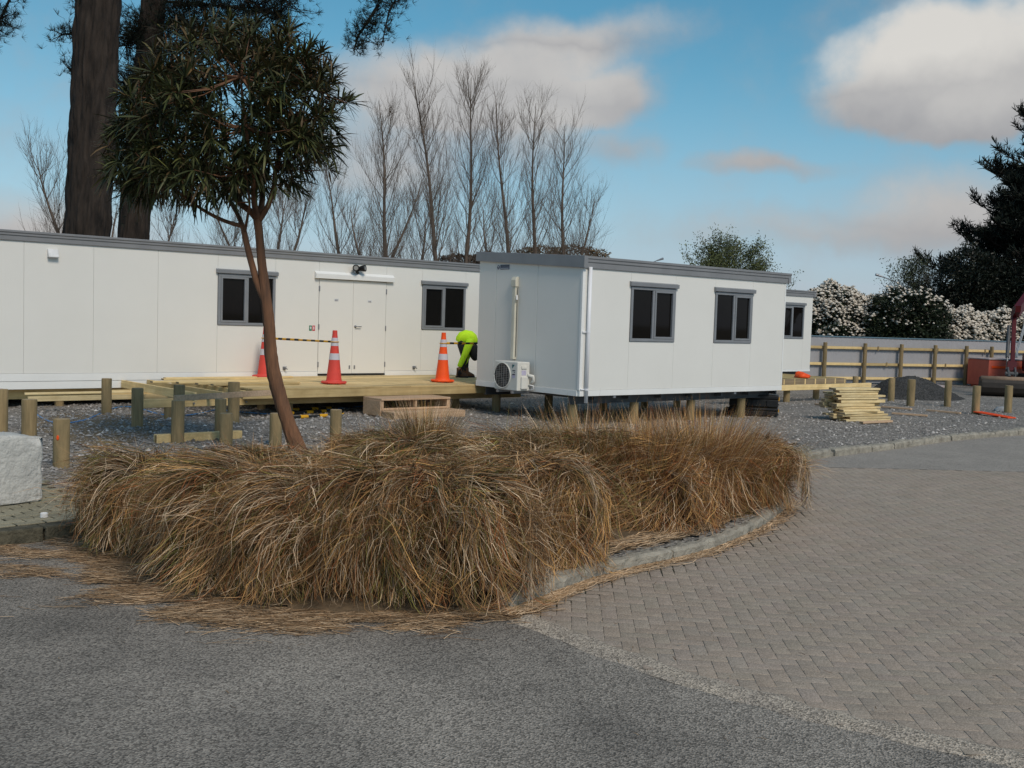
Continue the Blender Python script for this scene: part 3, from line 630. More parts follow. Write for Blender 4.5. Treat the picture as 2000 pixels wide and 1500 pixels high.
for a in range(3):
    t0 = a*2.094
    k.add([(xf-.0085, fc+.03*math.cos(t0), fz+.03*math.sin(t0)), (xf-.0085, fc+.2*math.cos(t0-.35), fz+.2*math.sin(t0-.35)), (xf-.007, fc+.2*math.cos(t0+.45), fz+.2*math.sin(t0+.45)), (xf-.007, fc+.04*math.cos(t0+.9), fz+.04*math.sin(t0+.9))], [(0, 1, 2, 3)])
k.build('fan_blade', 'steel', gr)
k = MB(); k.add([(xf-.002, 1.385, 1.075), (xf-.002, 1.315, 1.07), (xf-.002, 1.385, 1.0)], [(0, 1, 2), (2, 1, 0)]); k.v = [(xf-.003, a, b) for _, a, b in k.v]; k.build('logo', 'cyan', ac)
k = MB(); k.add([(xf-.005, 1.378, 1.068), (xf-.005, 1.352, 1.066), (xf-.005, 1.378, 1.03)], [(0, 1, 2), (2, 1, 0)]); k.build('logo_mark', 'black', ac)
k = MB(); k.box(xf-.004, xf-.001, 1.30, 1.375, .955, .972); k.box(xf-.004, xf-.001, 1.30, 1.33, .925, .94); k.build('print', 'slate', ac)
k = MB(); k.box(xf-.004, xf-.001, 1.30, 1.38, .88, .90); k.build('print', 'navy', ac)
k = MB(); k.box(xf-.004, xf-.001, 1.30, 1.38, .825, .877); k.build('energy_label', 'lilac', ac)
k = MB(); k.box(xf+.08, xb-.06, y0-.035, y0+.001, .62, .86); k.build('valve_cover', 'acwhite', ac, bevel=.02, seg=2)
k = MB(); k.box(xf+.09, xb-.08, y0-.018, y0+.001, 1.0, 1.05); k.box(xf+.09, xb-.08, y0-.004, y0+.001, .99, .998); k.build('side_handle', 'acwhite', ac, bevel=.006)
k = MB(); k.box(xf+.10, xb-.09, y0-.003, y0+.001, .88, .97); k.build('rating_label', 'lilac', ac)
k = MB(); k.tube([(xb-.05, y0+.01, .88), (xb+.03, y0-.06, .86), (xb+.05, y0-.06, .78), (xb+.02, y0+.02, .72)], .034, 10); k.build('pipe_lagging', 'acwhite', ac, smooth=True)
k = MB(); k.tube([(xb-.03, y0-.01, .70), (xb+.03, y0-.07, .69), (xb+.05, y0-.07, .63), (xb-.01, y0+.02, .60)], .014, 8); k.build('hose', 'whiteplastic', ac, smooth=True)
for yy in (y0+.12, y1-.12):
    k = MB(); k.box(xf-.03, .3, yy-.022, yy+.022, za-.05, za-.004); k.build('bracket', 'galv', ac)

# ---- far cabin
cab3 = thing('far_cabin', 'white cabin beyond the near one, beside the grey fence', 'cabin', Bw(0, 0, 0), RZ)
ZF3, ZB3, ZS3 = 2.905, .57, .64
for a, b in ((17.6, 18.8), (18.8, 20.0), (20.0, 21.85), (23.06, 23.5)): wallpanel(cab3, a, b, ZS3, ZF3+.02)
wallpanel(cab3, 21.85, 23.06, ZS3, 1.585); wallpanel(cab3, 21.85, 23.06, 2.62, ZF3+.02); window(cab3, 21.855, 23.055, 1.59, 2.615, 'L', 2.622)
k = MB(); k.box(17.6, 23.5, -.012, .05, ZB3, ZS3-.003); k.build('skirting', 'trim', cab3)
core(cab3, 17.6, 23.5, 3., ZB3+.03, ZF3+.05, ZF3+.2).build('cabin_shell', 'panel', cab3)
fascia(cab3, 17.5, 23.6, ZF3, 3.09, 0)
k = MB(); k.add([(23.49, -.05, ZF3), (23.6, -.05, ZF3), (23.6, 3.1, ZF3+.17), (23.49, 3.1, ZF3+.17), (23.49, -.05, 3.085), (23.6, -.05, 3.085), (23.6, 3.1, 3.25), (23.49, 3.1, 3.25)], [(3, 2, 1, 0), (4, 5, 6, 7), (0, 1, 5, 4), (1, 2, 6, 5), (2, 3, 7, 6), (3, 0, 4, 7)]); k.build('fascia', 'fascia', cab3)
r = MB(); r.add([(17.5, -.02, 3.06), (23.59, -.02, 3.06), (23.59, 3.1, 3.23), (17.5, 3.1, 3.23), (17.5, -.02, 3.094), (23.59, -.02, 3.094), (23.59, 3.1, 3.26), (17.5, 3.1, 3.26)], [(3, 2, 1, 0), (4, 5, 6, 7), (0, 1, 5, 4), (1, 2, 6, 5), (2, 3, 7, 6), (3, 0, 4, 7)]); r.build('roof', 'roof', cab3)
for t in (.3, 2.7):
    k = MB(); k.box(17.7, 23.4, t-.045, t+.045, .41, ZB3+.03); k.build('bearer', 'steel', cab3)
    for s in (17.9, 19.6, 21.4, 23.1): k = MB(); k.lathe([(.08, -.1), (.08, .41)], 12, c=(s, t, 0)); k.build('pile', 'post', cab3)

# ================================================================== decks and steps
def bar(root, name, s0, s1, t0, t1, z0, z1, mat='pine', bevel=.004):
    k = MB(); k.box(-(s1-s0)/2, (s1-s0)/2, -(t1-t0)/2, (t1-t0)/2, -(z1-z0)/2, (z1-z0)/2)
    o = k.build(name, mat, root, bevel=bevel); o.location = ((s0+s1)/2, (t0+t1)/2, (z0+z1)/2); return o
deck = thing('timber_deck', 'new pine deck in front of the double doors', 'deck', Bw(0, 0, 0), RZ)
TF = -3.12; DT = .59; nb = 21; bwid = (-.03-TF)/nb
for i in range(nb):
    t0 = -.03-(i+1)*bwid; left = 2.75+rng.uniform(0, .35)+(.55 if i in (4, 5, 9, 10, 14) else 0)+(.5 if i < 3 else 0)
    if i > 16: left = 2.8
    right = 9.3 if t0 > -3.0 else 9.3
    cut = rng.uniform(4.5, 6.5)
    for a, b in ((left, cut-.002), (cut+.002, right)): bar(deck, 'deck_board', a, b, t0+.003, t0+bwid-.003, DT-.032, DT+rng.uniform(-.001, .001), 'pine')
for s in (1.72, 2.2, 2.68, 3.2, 3.75, 4.3, 4.85, 5.4, 5.95, 6.5, 7.05, 7.6, 8.15, 8.7): bar(deck, 'joist', s-.022, s+.022, TF+.05 if s > 2.5 else TF-.15, -.04, .415, .557, 'pine_n')
bar(deck, 'edge_joist', 2.62, 9.2, TF-.0, TF+.045, .415, .5555)
for t in (-.55, -2.62): bar(deck, 'bearer', 1.0 if t < -1 else 1.3, 9.2, t-.045, t+.045, .272, .413)
bar(deck, 'bearer', -.2, 2.6, -.98, -.935, .275, .36, 'palepine'); bar(deck, 'bearer', -.2, 2.6, -.80, -.755, .375, .412, 'palepine')
for s, t in ((1.55, -2.62), (3.75, -2.62), (5.6, -2.62), (7.5, -2.62), (2.0, -.55), (4.2, -.55), (6.5, -.55), (8.6, -.55), (3.75, -1.6)):
    k = MB(); k.lathe([(.082, -.05), (.082, .27)], 14, c=(s, t, 0)); k.build('post', 'post', deck)
for s in (1.95, 2.9, 3.5):
    k = MB(); k.tube([(s, -2.70, .33), (s, -2.66, .33)], .016, 6); k.build('bolt', 'galv', deck)
# loose decking boards lying on the open end of the deck
lab = ['pale decking board lying loose on the open deck end, nearest the wall', 'pale decking board lying loose beside the one nearest the wall', 'loose decking board overhanging the bare joists furthest', 'loose decking board lying across the bare joists', 'short loose decking board at the deck edge by the tree trunk', 'loose decking board crossing two others on the deck end']
for i, (s0, s1, t, z, a) in enumerate(((2.35, 5.0, -.45, DT, .01), (2.2, 4.6, -.75, DT, -.015), (1.75, 4.2, -1.35, DT, .0), (2.1, 4.0, -1.62, DT, .02), (2.45, 4.1, -2.3, DT, -.02), (2.3, 4.3, -1.98, DT, .01))):
    o = thing('deck_board', lab[i], 'board', Bw((s0+s1)/2, t, z+.001), RZ+a, 'loose decking boards on the open deck end'); 
    k = MB(); k.box(-(s1-s0)/2, (s1-s0)/2, -.068, .068, 0, .032); k.build('plank', 'pine', o, bevel=.004)
    k = MB(); k.box(-(s1-s0)/2-.0015, -(s1-s0)/2, -.06, .06, .002, .030); k.build('end_grain', 'greytimber', o)
# reddish straight edge board resting on the two short piles
p0 = D(341, 778, 15.6); p1 = D(535, 766.5, 17.3)
o = thing('straight_board', 'long pinkish board resting level on the stub piles before the deck', 'board', p0)
k = MB(); k.beam((0, 0, 0), tuple(p1-p0), .045, .085); k.build('plank', 'pinkpine', o, bevel=.003)
# block of timber on the gravel behind the pile
p0 = G(303, 862, .05); p1 = G(470, 853, .05)
o = thing('timber_offcut', 'thick weathered timber offcut on the gravel behind the notched pile', 'timber', (p0[0], p0[1], 0)); d_ = p1-p0
k = MB(); k.beam((0, 0, .075), (d_[0], d_[1], .075), .11, .14); k.build('plank', 'pine', o, bevel=.006); k = MB(); k.beam((-.003, -.001, .075), (0, 0, .075), .10, .13); k.build('end_grain', 'steel', o)

steps = thing('timber_steps', 'two step timber stair leading up to the deck', 'steps', Bw(5.0, TF-.02, .08), RZ)
def sbar(nm, *a, mat='pinkpine'): return bar(steps, nm, *a, mat)
ZS_ = .0; W_ = 1.5
# upper box (tread .40 above yard) and lower tread
sbar('tread', -.02, W_+.02, -.62, -.33, .30, .335); sbar('tread', -.02, W_+.02, -.325, -.02, .30, .335)
for x in (0, W_/2-.02, W_-.045): sbar('stringer', x, x+.045, -.60, -.03, .165, .298)
sbar('riser', .0, W_, -.605, -.565, .125, .163); 
sbar('stringer', -.03, -.001, -.60, -.03, .02, .298); sbar('stringer', W_+.001, W_+.03, -.60, -.03, .02, .298)
sbar('tread', -.02, W_+.06, -1.0, -.61, .092, .123); sbar('riser', -.02, W_+.06, -1.03, -1.002, -.0, .123)
for x in (0, W_-.01): sbar('stringer', x, x+.04, -1.0, -.61, -.02, .09)
for x in (.05, W_/2, W_-.1): sbar('foot', x, x+.09, -.95, -.3, -.08, -.02, mat='greytimber')

# open framed deck by the far cabin
deck2 = thing('unfinished_deck', 'unboarded deck frame of joists before the far cabin', 'deck', Bw(0, 0, 0), RZ)
for s in np.arange(15.2, 20.4, .46): bar(deck2, 'joist', s-.0225, s+.0225, -3.35, -.05, .455, .595, 'pine_n')
bar(deck2, 'edge_joist', 15.0, 20.33, -3.345, -3.30, .457, .593, 'greytimber')
bar(deck2, 'edge_joist', 20.28, 20.325, -3.297, -.05, .457, .593, 'pine_n')
for t in (-3.42, -.6): bar(deck2, 'bearer', 15.0, 21.4 if t < -1 else 20.3, t-.045, t+.045, .313, .453)
for s, t in ((17.7, -3.3), (19.6, -2.9), (15.8, -3.3), (16.5, -.6), (19.0, -.6)): k = MB(); k.lathe([(.085, -.05), (.085, .312)], 14, c=(s, t, 0)); k.build('post', 'post', deck2)
p = Bw(19.3, -1.6, .60)
def lump(name, label, cat, loc, sx_, sy_, sz_, mat, seed):
    r_ = np.random.default_rng(seed); bm = bmesh.new(); bmesh.ops.create_icosphere(bm, subdivisions=3, radius=1)
    for v in bm.verts:
        c = v.co; f = 1+.16*math.sin(3*c.x+seed)+.14*math.sin(5*c.y+2*seed)+.10*math.sin(9*c.x*c.y+4*c.z)+r_.normal(0, .02)
        v.co = Vector((c.x*sx_*f, c.y*sy_*f, max(0, c.z*f+.25)*sz_))
    me = bpy.data.meshes.new(name); bm.to_mesh(me); bm.free(); o = obj(name, me, mat, smooth=True); o.location = loc; tag(o, label, cat); return o
q = G(1568, 737.5, .6); lump('safety_vest', 'crumpled bright orange vest lying on the deck frame', 'vest', (q[0], q[1], .597), .2, .15, .12, 'orange', 3)
lump('safety_vest', 'orange bundle on the gravel under the deck frame', 'vest', Bw(17.2, -2.6, .0), .22, .14, .12, 'orange', 5)

# ================================================================== piles standing free in the gravel
GP = 'round timber piles standing free in the gravel'
def pile(px, py_base, py_top, wpx, label, lean=0., zb=None):
    p = G(px, py_base); 
    for _ in range(3): p = G(px, py_base, float(zg(p[0], p[1])))
    ztop = D(px, py_top, p[1])[2]; r_ = wpx/2*p[1]/FPX*1.0
    o = thing('timber_pile', label, 'pile', (p[0], p[1], p[2]), random.uniform(0, 6), GP)
    hh = ztop-p[2]; b_ = .004
    nseg = 18; rows = [-.06, 0, hh*.3, hh*.6, hh-.012, hh]
    vs = []
    for i, z in enumerate(rows):
        for k in range(nseg):
            a = 2*math.pi*k/nseg; rr = r_*(1+.035*math.sin(2*a+px)+.02*math.sin(5*a+z*4)+random.gauss(0, .008))*(.955 if i == 5 else 1)
            vs.append((rr*math.cos(a)+lean*z, rr*math.sin(a), z))
    fs = [(i*nseg+k, i*nseg+(k+1) % nseg, (i+1)*nseg+(k+1) % nseg, (i+1)*nseg+k) for i in range(5) for k in range(nseg)]
    k = MB(); k.add(vs, fs); k.build('shaft', 'post', o, smooth=True)
    k = MB(); k.add(vs[-nseg:], [tuple(range(nseg))]); k.build('sawn_top', 'postend', o)
    return o, p, r_
pl = [(0, 842, 760, 29, 'timber pile half hidden behind the pale concrete block, nearest the long cabin'),
      (57, 853, 780, 28, 'timber pile rising just behind the concrete block'),
      (119.5, 913, 818, 31, 'thick timber pile with orange paint mark beside the concrete block'),
      (208, 808, 739, 18.5, 'slim tall pile close against the white skirting of the long cabin'),
      (268, 833, 758, 23, 'pile with the blue hose passing behind it'),
      (347, 863, 782, 26, 'notched pile carrying the end of the pinkish board'),
      (349, 838, 752, 22, 'pile standing behind the notched one that carries the pinkish board'),
      (430, 850, 779, 21.5, 'pile under the middle of the pinkish board'),
      (441, 866, 807, 26, 'short stub pile among the grass left of the tree trunk'),
      (456, 825, 746, 22, 'tall greenish pile at the open deck end'),
      (538, 872, 807, 24, 'stub pile right behind the tree trunk in the grass'),
      (655, 868, 800, 23.5, 'stub pile by itself between the tree trunk and the steps'),
      (1670, 760, 735, 11, 'pile between deck frame and fence, behind the timber stack'),
      (1740, 784, 738, 12.5, 'pile next to the timber stack before the gravel heap'),
      (1778, 793, 741, 14.5, 'dark greenish pile in front of the gravel heap'),
      (1850, 794, 743, 13.5, 'pile standing alone right of the gravel heap'),
      (1905, 809, 753.5, 15, 'reddish brown pile with the orange board leaning at its foot'),
      (1968, 806, 753, 14.5, 'pile in front of the excavator bucket')]
for i, a in enumerate(pl):
    o, p, r_ = pile(*a)
    if i == 2:
        q = G(110, 858, .35); k = MB(); c = Vector((p[0], p[1], 0)); dcam = (Vector((0, 0, 0))-c).normalized(); dcam = Matrix.Rotation(-.45, 3, 'Z') @ dcam
        k.lathe([(.02, 0), (.016, .006)], 8); mk = k.build('paint_mark', 'orange', o); mk.rotation_mode = 'QUATERNION'
        l_ = Matrix.Rotation(-o.rotation_euler.z, 3, 'Z') @ dcam; mk.location = (l_.x*r_*.985, l_.y*r_*.985, .36); mk.rotation_quaternion = l_.to_track_quat('Z', 'Y'); mk.scale = (.8, 1.6, 1)

# ================================================================== rough concrete block and bits by the footpath
c0 = G(-150, 1010, .012); c1 = G(85, 979, .012); dv = c1-c0; Lb = float(np.linalg.norm(dv[:2])); ang = math.atan2(dv[1], dv[0])
bm = bmesh.new(); bmesh.ops.create_cube(bm, size=1); bmesh.ops.bevel(bm, geom=bm.edges[:], offset=.06, segments=3, affect='EDGES', profile=.6)
bmesh.ops.subdivide_edges(bm, edges=bm.edges[:], cuts=5, use_grid_fill=True)
hb = .655; db = .62
from mathutils import noise as mn
for v in bm.verts:
    c = v.co; q = Vector((c.x*Lb, c.y*db, (c.z+.5)*hb)); n1 = mn.noise(q*7)*.012+mn.noise(q*21)*.009+mn.noise(q*45)*.005
    dirv = Vector((c.x if abs(c.x) > .4 else 0, c.y if abs(c.y) > .4 else 0, c.z if abs(c.z) > .4 else 0))
    if dirv.length > 0: q += dirv.normalized()*n1*(1.6 if c.z < .45 else 1)
    if c.z > .44: q.z += .02*math.sin(c.x*9)-.012
    v.co = q
bmesh.ops.recalc_face_normals(bm, faces=bm.faces[:])
me = bpy.data.meshes.new('concrete_block'); bm.to_mesh(me); bm.free()
o = obj('concrete_block', me, 'concrete', smooth=True); mid = (c0+c1)/2; o.rotation_euler = (0, 0, ang); nn = np.array([-math.sin(ang), math.cos(ang)])
o.location = (mid[0]+nn[0]*db/2, mid[1]+nn[1]*db/2, .014); tag(o, 'rough pale concrete block standing on the footpath', 'concrete block')
lp = G(86, 1011, .014); o = thing('plastic_cap', 'small white plastic cap lying on the footpath pavers', 'cap', lp)
k = MB(); k.lathe([(.030, 0), (.033, .004), (.033, .038), (.028, .044), (.026, .040)], 16); k.build('cap_body', 'whiteplastic', o, smooth=False); k = MB(); k.lathe([(.034, .004), (.0345, .010)], 16); k.build('rim', 'whiteplastic', o)

# blue hose and pale cable on the yard
def line(name, label, cat, pxs, r_, mat, z=.0):
    pts = []
    for a in pxs:
        p = G(a[0], a[1], .09); p[2] = float(zg(p[0], p[1]))+r_+(a[2] if len(a) > 2 else 0); pts.append(Vector(p))
    sm = []
    for i in range(len(pts)-1):
        a, b_, c, d_ = pts[max(i-1, 0)], pts[i], pts[i+1], pts[min(i+2, len(pts)-1)]
        for t in (0, .25, .5, .75): sm.append(.5*((2*b_)+(c-a)*t+(2*a-5*b_+4*c-d_)*t*t+(-a+3*b_-3*c+d_)*t**3))
    sm.append(pts[-1]); k = MB(); k.tube(sm, r_, 6); o = k.build(name, mat, smooth=True); tag(o, label, cat); return o
line('water_hose', 'thin blue hose snaking over the gravel past the piles', 'hose', [(66, 806), (84, 818), (105, 826), (130, 827), (165, 821), (190, 811), (215, 800), (240, 795), (262, 796), (285, 802), (315, 810), (360, 812), (400, 806), (425, 801), (480, 806), (560, 810), (640, 801), (680, 797), (712, 793)], .011, 'hose')
line('pale_cable', 'thin tan cable lying along the worn earth', 'cable', [(40, 822), (70, 826), (110, 824), (150, 820), (210, 809), (260, 810), (310, 808)], .006, 'cable')

# ================================================================== cones and bars
def cone(s, t, mat, label):
    o = thing('traffic_cone', label, 'cone', Bw(s, t, DT+.001), RZ+.2, 'traffic cones on the deck')
    k = MB(); k.prism([(.255*math.cos(a*math.pi/4+.39), .255*math.sin(a*math.pi/4+.39)) for a in range(8)], .018, .055); k.build('base', mat, o, bevel=.014, seg=2)
    k = MB()
    for a in range(8):
        q = a*math.pi/4; k.box(.16*math.cos(q)-.035, .16*math.cos(q)+.035, .16*math.sin(q)-.035, .16*math.sin(q)+.035, 0, .018)
    k.build('base_feet', mat, o)
    def rr(z): return .145-.105*(z-.055)/.945
    k = MB(); k.lathe([(rr(.055)+.012, .055), (rr(.08), .08), (rr(.5), .5), (rr(.94), .94), (rr(.96), 1.0), (rr(.96)-.008, 1.004)], 28); k.build('cone_body', mat, o, smooth=False)
    for z0, z1 in ((.455, .575), (.715, .865)):
        k = MB(); k.lathe([(rr(z0)+.003, z0), (rr(z1)+.003, z1)], 28); k.build('reflective_band', 'band', o)
    return o
def on_deck(px, py): return stB(*G(px, py, DT)[:2])
sA, tA = on_deck(652, 750); sB_, tB_ = on_deck(864, 746.5); sC, tC = on_deck(517, 738)
cone(sA, tA, 'conered', 'faded red cone in front of the left door leaf'); cone(sB_, tB_, 'orange', 'bright orange cone beside the bending worker'); cone(sC, tC, 'conered', 'faded red cone half hidden behind the leaning tree trunk')
def cbar(label, A_, B_2, z, off=.0):
    a = Vector(Bw(A_[0], A_[1], DT+z)); b_ = Vector(Bw(B_2[0], B_2[1], DT+z+off)); d_ = b_-a; Ln = d_.length; dn_ = d_/Ln; a = a+dn_*.05; Ln -= .1
    o = thing('cone_bar', label, 'barrier bar', a); n_ = int(Ln/.115); yl = 0
    for i in range(n_):
        k = MB(); r_ = .022 if i < n_*.45 else .019; k.tube([dn_*(Ln*i/n_), dn_*(Ln*(i+1)/n_)], r_, 10); k.build('bar_section', 'yellow' if i % 2 == 0 else 'black', o, smooth=False)
    for q in (0., Ln):
        k = MB(); ctr = dn_*q+(-dn_*.05 if q == 0 else dn_*.05); k.tube([ctr+Vector((.075*math.cos(a_), .075*math.sin(a_), 0)) for a_ in np.linspace(0, 6.283, 19)], .009, 6); k.build('end_ring', 'yellow', o, smooth=True)
    return o
cbar('striped bar linking the two faded red cones', (sC, tC), (sA, tA), .79)
cbar('striped bar running from the orange cone to behind the near cabin', (sB_, tB_), (sB_+2.0, tB_+.35), .79, .0)
# spare bars lying under the deck
for i, (a, b_) in enumerate((((560, 819), (655, 814)), ((555, 811), (640, 806)), ((566, 803), (650, 800)))):
    p0 = G(*a, .085); p1 = G(*b_, .085); p0[2] = zg(p0[0], p0[1])+.03; p1[2] = zg(p1[0], p1[1])+.03
    o = thing('cone_bar', ['black and yellow bar on the gravel under the deck, outermost of three', 'black and yellow bar on the gravel under the deck, middle of three', 'black and yellow bar on the gravel under the deck, innermost of three'][i], 'barrier bar', p0, 0, 'spare bars under the deck')
    d_ = Vector(p1-p0); k = MB(); k.tube([(0, 0, 0), tuple(d_)], .022, 10); k.build('bar_tube', 'black', o, smooth=False)
    for f0, f1 in ((.27, .42), (.66, .82)) if i == 0 else ((.05, .2), (.5, .64), (.84, .95)):
        k = MB(); k.tube([tuple(d_*f0), tuple(d_*f1)], .032, 12); k.build('sleeve', 'yellow', o)
    if i == 0: k = MB(); k.tube([d_+Vector((.075+.075*math.cos(a_), .06*math.sin(a_), .01+.03*math.cos(a_))) for a_ in np.linspace(0, 6.283, 19)], .008, 6); k.build('end_ring', 'yellow', o, smooth=True)

# ================================================================== worker bending down
def skin(name, verts, edges, radii, mat, parent, root=0, sub=2):
    me = bpy.data.meshes.new(name); me.from_pydata(verts, edges, []); o = obj(name, me, mat, parent)
    o.modifiers.new('skin', 'SKIN').use_smooth_shade = True
    for i, sv in enumerate(me.skin_vertices[0].data):
        r_ = radii[i]; sv.radius = (r_, r_) if not isinstance(r_, tuple) else r_; sv.use_root = (i == root)
    s_ = o.modifiers.new('sub', 'SUBSURF'); s_.levels = s_.render_levels = sub
    return o
ps, pt = on_deck(903, 737); pp = Bw(ps, pt, DT+.002)
wk = thing('person', 'person in yellow hi-vis top and dark trousers bent over at the boots', 'person', pp, rad(4))
# local x to the right, y away; hips high left, shoulders and head forward to the right
hip = (-.02, .06, .80)
Bv = [(-.03, .04, .78), (.03, .03, .86), (.12, .02, .88), (.20, 0, .81), (.215, -.02, .72), (.225, -.03, .64), (.235, -.03, .55),
      (.15, -.17, .76), (.04, -.21, .50), (-.07, -.20, .25), (-.085, -.20, .17),
      (.20, .15, .76), (.12, .13, .50), (-.0, .0, .27), (-.04, -.04, .19),
      (-.03, -.04, .72), (.04, -.05, .42), (-.07, -.09, .09), (.05, -.11, .05),
      (-.03, .13, .72), (.07, .14, .42), (.07, .12, .09), (.19, .09, .05)]
Be = [(0, 1), (1, 2), (2, 3), (3, 4), (4, 5), (5, 6), (3, 7), (7, 8), (8, 9), (9, 10), (3, 11), (11, 12), (12, 13), (13, 14), (0, 15), (15, 16), (16, 17), (17, 18), (0, 19), (19, 20), (20, 21), (21, 22)]
Br = [.10, .10, .105, .09, .05, .088, .075, .055, .045, .033, .03, .055, .045, .033, .03, .08, .058, .042, .04, .08, .058, .042, .04]
skin('body', Bv, Be, Br, 'skin', wk)
k = MB(); k.tube([(-.085, .04, .76), (-.06, .04, .80), (0, .03, .865), (.06, .025, .885), (.12, .02, .875), (.18, .0, .83), (.225, -.01, .77), (.24, -.015, .73)], [.10, .135, .16, .168, .168, .155, .115, .08], 18)
for a_ in ([(.17, -.08, .84), (.13, -.15, .77), (.085, -.19, .64), (.035, -.205, .50), (-.02, -.205, .38), (-.07, -.20, .26), (-.075, -.20, .24)], [(.19, .10, .82), (.20, .15, .76), (.16, .15, .63), (.12, .13, .50), (.06, .06, .38), (.0, .0, .27)]): k.tube(a_, [.075, .088, .082, .070, .064, .054, .05][:len(a_)], 14)
jk = k.build('hi_vis_top', 'hivis', wk, smooth=True)
Tv = [Bv[0], (.02, .035, .84)]+Bv[15:18]+Bv[19:22]; Te = [(0, 1), (0, 2), (2, 3), (3, 4), (0, 5), (5, 6), (6, 7)]
skin('trousers', Tv, Te, [.15, .15, .11, .08, .06, .11, .08, .06], 'cloth', wk)
for (fx, fy, fa) in ((-.07, -.09, -.35), (.07, .12, -.15)):
    k = MB(); q = Matrix.Translation((fx, fy, 0)) @ Matrix.Rotation(fa, 4, 'Z')
    k.prism([(-.075, -.045), (.10, -.05), (.19, -.035), (.215, 0), (.19, .035), (.10, .05), (-.075, .045)], .0, .028, q); s_o = k.build('boot_sole', 'black', wk, bevel=.006)
    k = MB(); vs = []
    for (x0, x1, w_, z) in ((-.072, .205, .047, .028), (-.074, .20, .05, .06), (-.07, .15, .048, .09), (-.066, .075, .05, .13), (-.068, .07, .054, .20), (-.064, .066, .05, .215)):
        for a in range(14):
            c_, s_ = math.cos(a*math.pi/7), math.sin(a*math.pi/7); vs.append(tuple(q @ Vector(((x0+x1)/2+(x1-x0)/2*c_, w_*s_, z))))
    fs = [(i*14+a, i*14+(a+1) % 14, (i+1)*14+(a+1) % 14, (i+1)*14+a) for i in range(5) for a in range(14)]+[tuple(5*14+a for a in range(14))]
    k.add(vs, fs); k.build('boot', 'boot', wk, smooth=True)
# gloved hands with fingers by the boots, dark hair hanging
for (hx, hy, hz, dx) in ((-.075, -.20, .15, 0), (-.04, -.04, .19, .02)):
    hv = [(hx, hy, hz+.02), (hx-.006, hy-.005, hz-.035)]; he = [(0, 1)]; hr = [.032, (.040, .020)]
    for f in range(4):
        b0 = len(hv); x_ = hx-.03+f*.019; ln = (.045, .055, .058, .048)[f]
        hv += [(x_, hy-.012, hz-.065), (x_+.006, hy-.004, hz-.065-ln*.6), (x_+.016, hy+.018, hz-.065-ln)]; he += [(1, b0), (b0, b0+1), (b0+1, b0+2)]; hr += [.0105, .0095, .008]
    b0 = len(hv); hv += [(hx+.04, hy-.02, hz-.04), (hx+.052, hy-.012, hz-.075)]; he += [(1, b0), (b0, b0+1)]; hr += [.012, .010]
    skin('glove', hv, he, hr, 'cloth', wk, sub=1)
bm = bmesh.new(); bmesh.ops.create_uvsphere(bm, u_segments=20, v_segments=14, radius=1)
for v in bm.verts:
    c = v.co; v.co = Vector((.235+c.x*.115+(.03*(-c.z) if c.z < 0 else 0), -.02+c.y*.105, .60+c.z*(.155 if c.z > 0 else .23)))
    if c.z < -.3: v.co.x += .02; v.co.y *= 1-.35*(-c.z-.3)
me = bpy.data.meshes.new('hair'); bm.to_mesh(me); bm.free(); obj('hair', me, 'cloth', wk, smooth=True)
skin('collar', [(.19, -.02, .80), (.215, -.03, .74)], [(0, 1)], [.10, .085], 'cloth', wk, sub=2)

# ================================================================== timber stack, loose boards, tool cases
u2 = np.array([math.sin(rad(62)), math.cos(rad(62))]); n2 = np.array([-u2[1], u2[0]]); a2 = math.atan2(u2[1], u2[0]); sc0 = G(1650, 824)[:2]+n2*.0
def plank(name, label, cat, cx, cy, z, L_, wd, th, ang_, mat, group=None, tilt=0.):
    o = thing(name, label, cat, (cx, cy, z), ang_, group); k = MB(); k.box(-L_/2, L_/2, -wd/2, wd/2, 0, th); b_ = k.build('plank', mat, o, bevel=.003); b_.rotation_euler = (0, tilt, 0)
    e = MB(); e.box(-L_/2-.0015, -L_/2+.0005, -wd/2+.004, wd/2-.004, .003, th-.003); eo = e.build('end_grain', 'greytimber', o); eo.rotation_euler = (0, tilt, 0); return o
words = ['first', 'second', 'third', 'fourth', 'fifth', 'sixth', 'seventh', 'eighth', 'ninth', 'tenth', 'eleventh', 'twelfth', 'thirteenth']
zc = .012; nl = 13
for i in range(nl):
    th = .045 if i not in (6, 7) else .07
    for j in range(3):
        if i > 10 and j == 2: continue
        L_ = 1.12+rng.uniform(-.12, .18)+(.1 if i < 3 else 0); off = .62+rng.uniform(-.1, .12)+(.12 if i in (0, 1, 3) and j == 0 else 0)
        pos = sc0+u2*(off-.08)+n2*(.08+j*.155+rng.uniform(-.015, .015)+(.12 if i > 4 else 0)-(.08 if i < 2 else 0))
        rw = ['front', 'middle', 'rear'][j]
        lb = f'sawn pale plank in the {words[i]} layer up of the loose timber stack, {rw} row'
        plank('timber_plank', lb, 'plank', pos[0], pos[1], zc, L_, .14, th-.004, a2+rng.normal(0, .035)+(.07 if i in (3, 4) else 0), 'palepine', 'planks of the loose timber stack', 0)
    zc += th+.004
lb = [((1682, 829), (1740, 826), 'short pinkish offcut flat on the gravel at the foot of the stack', .1), ((1722, 797), (1780, 802), 'brown board lying behind the stack on the gravel', .09), ((1742, 810), (1811, 815), 'brown board lying on the gravel beyond the short offcut', .07), ((1810, 804), (1876, 810), 'lone brown board on the gravel between two piles', .07), ((1592, 792), (1622, 796), 'thin grey board poking out behind the stack toward the deck frame', .06)]
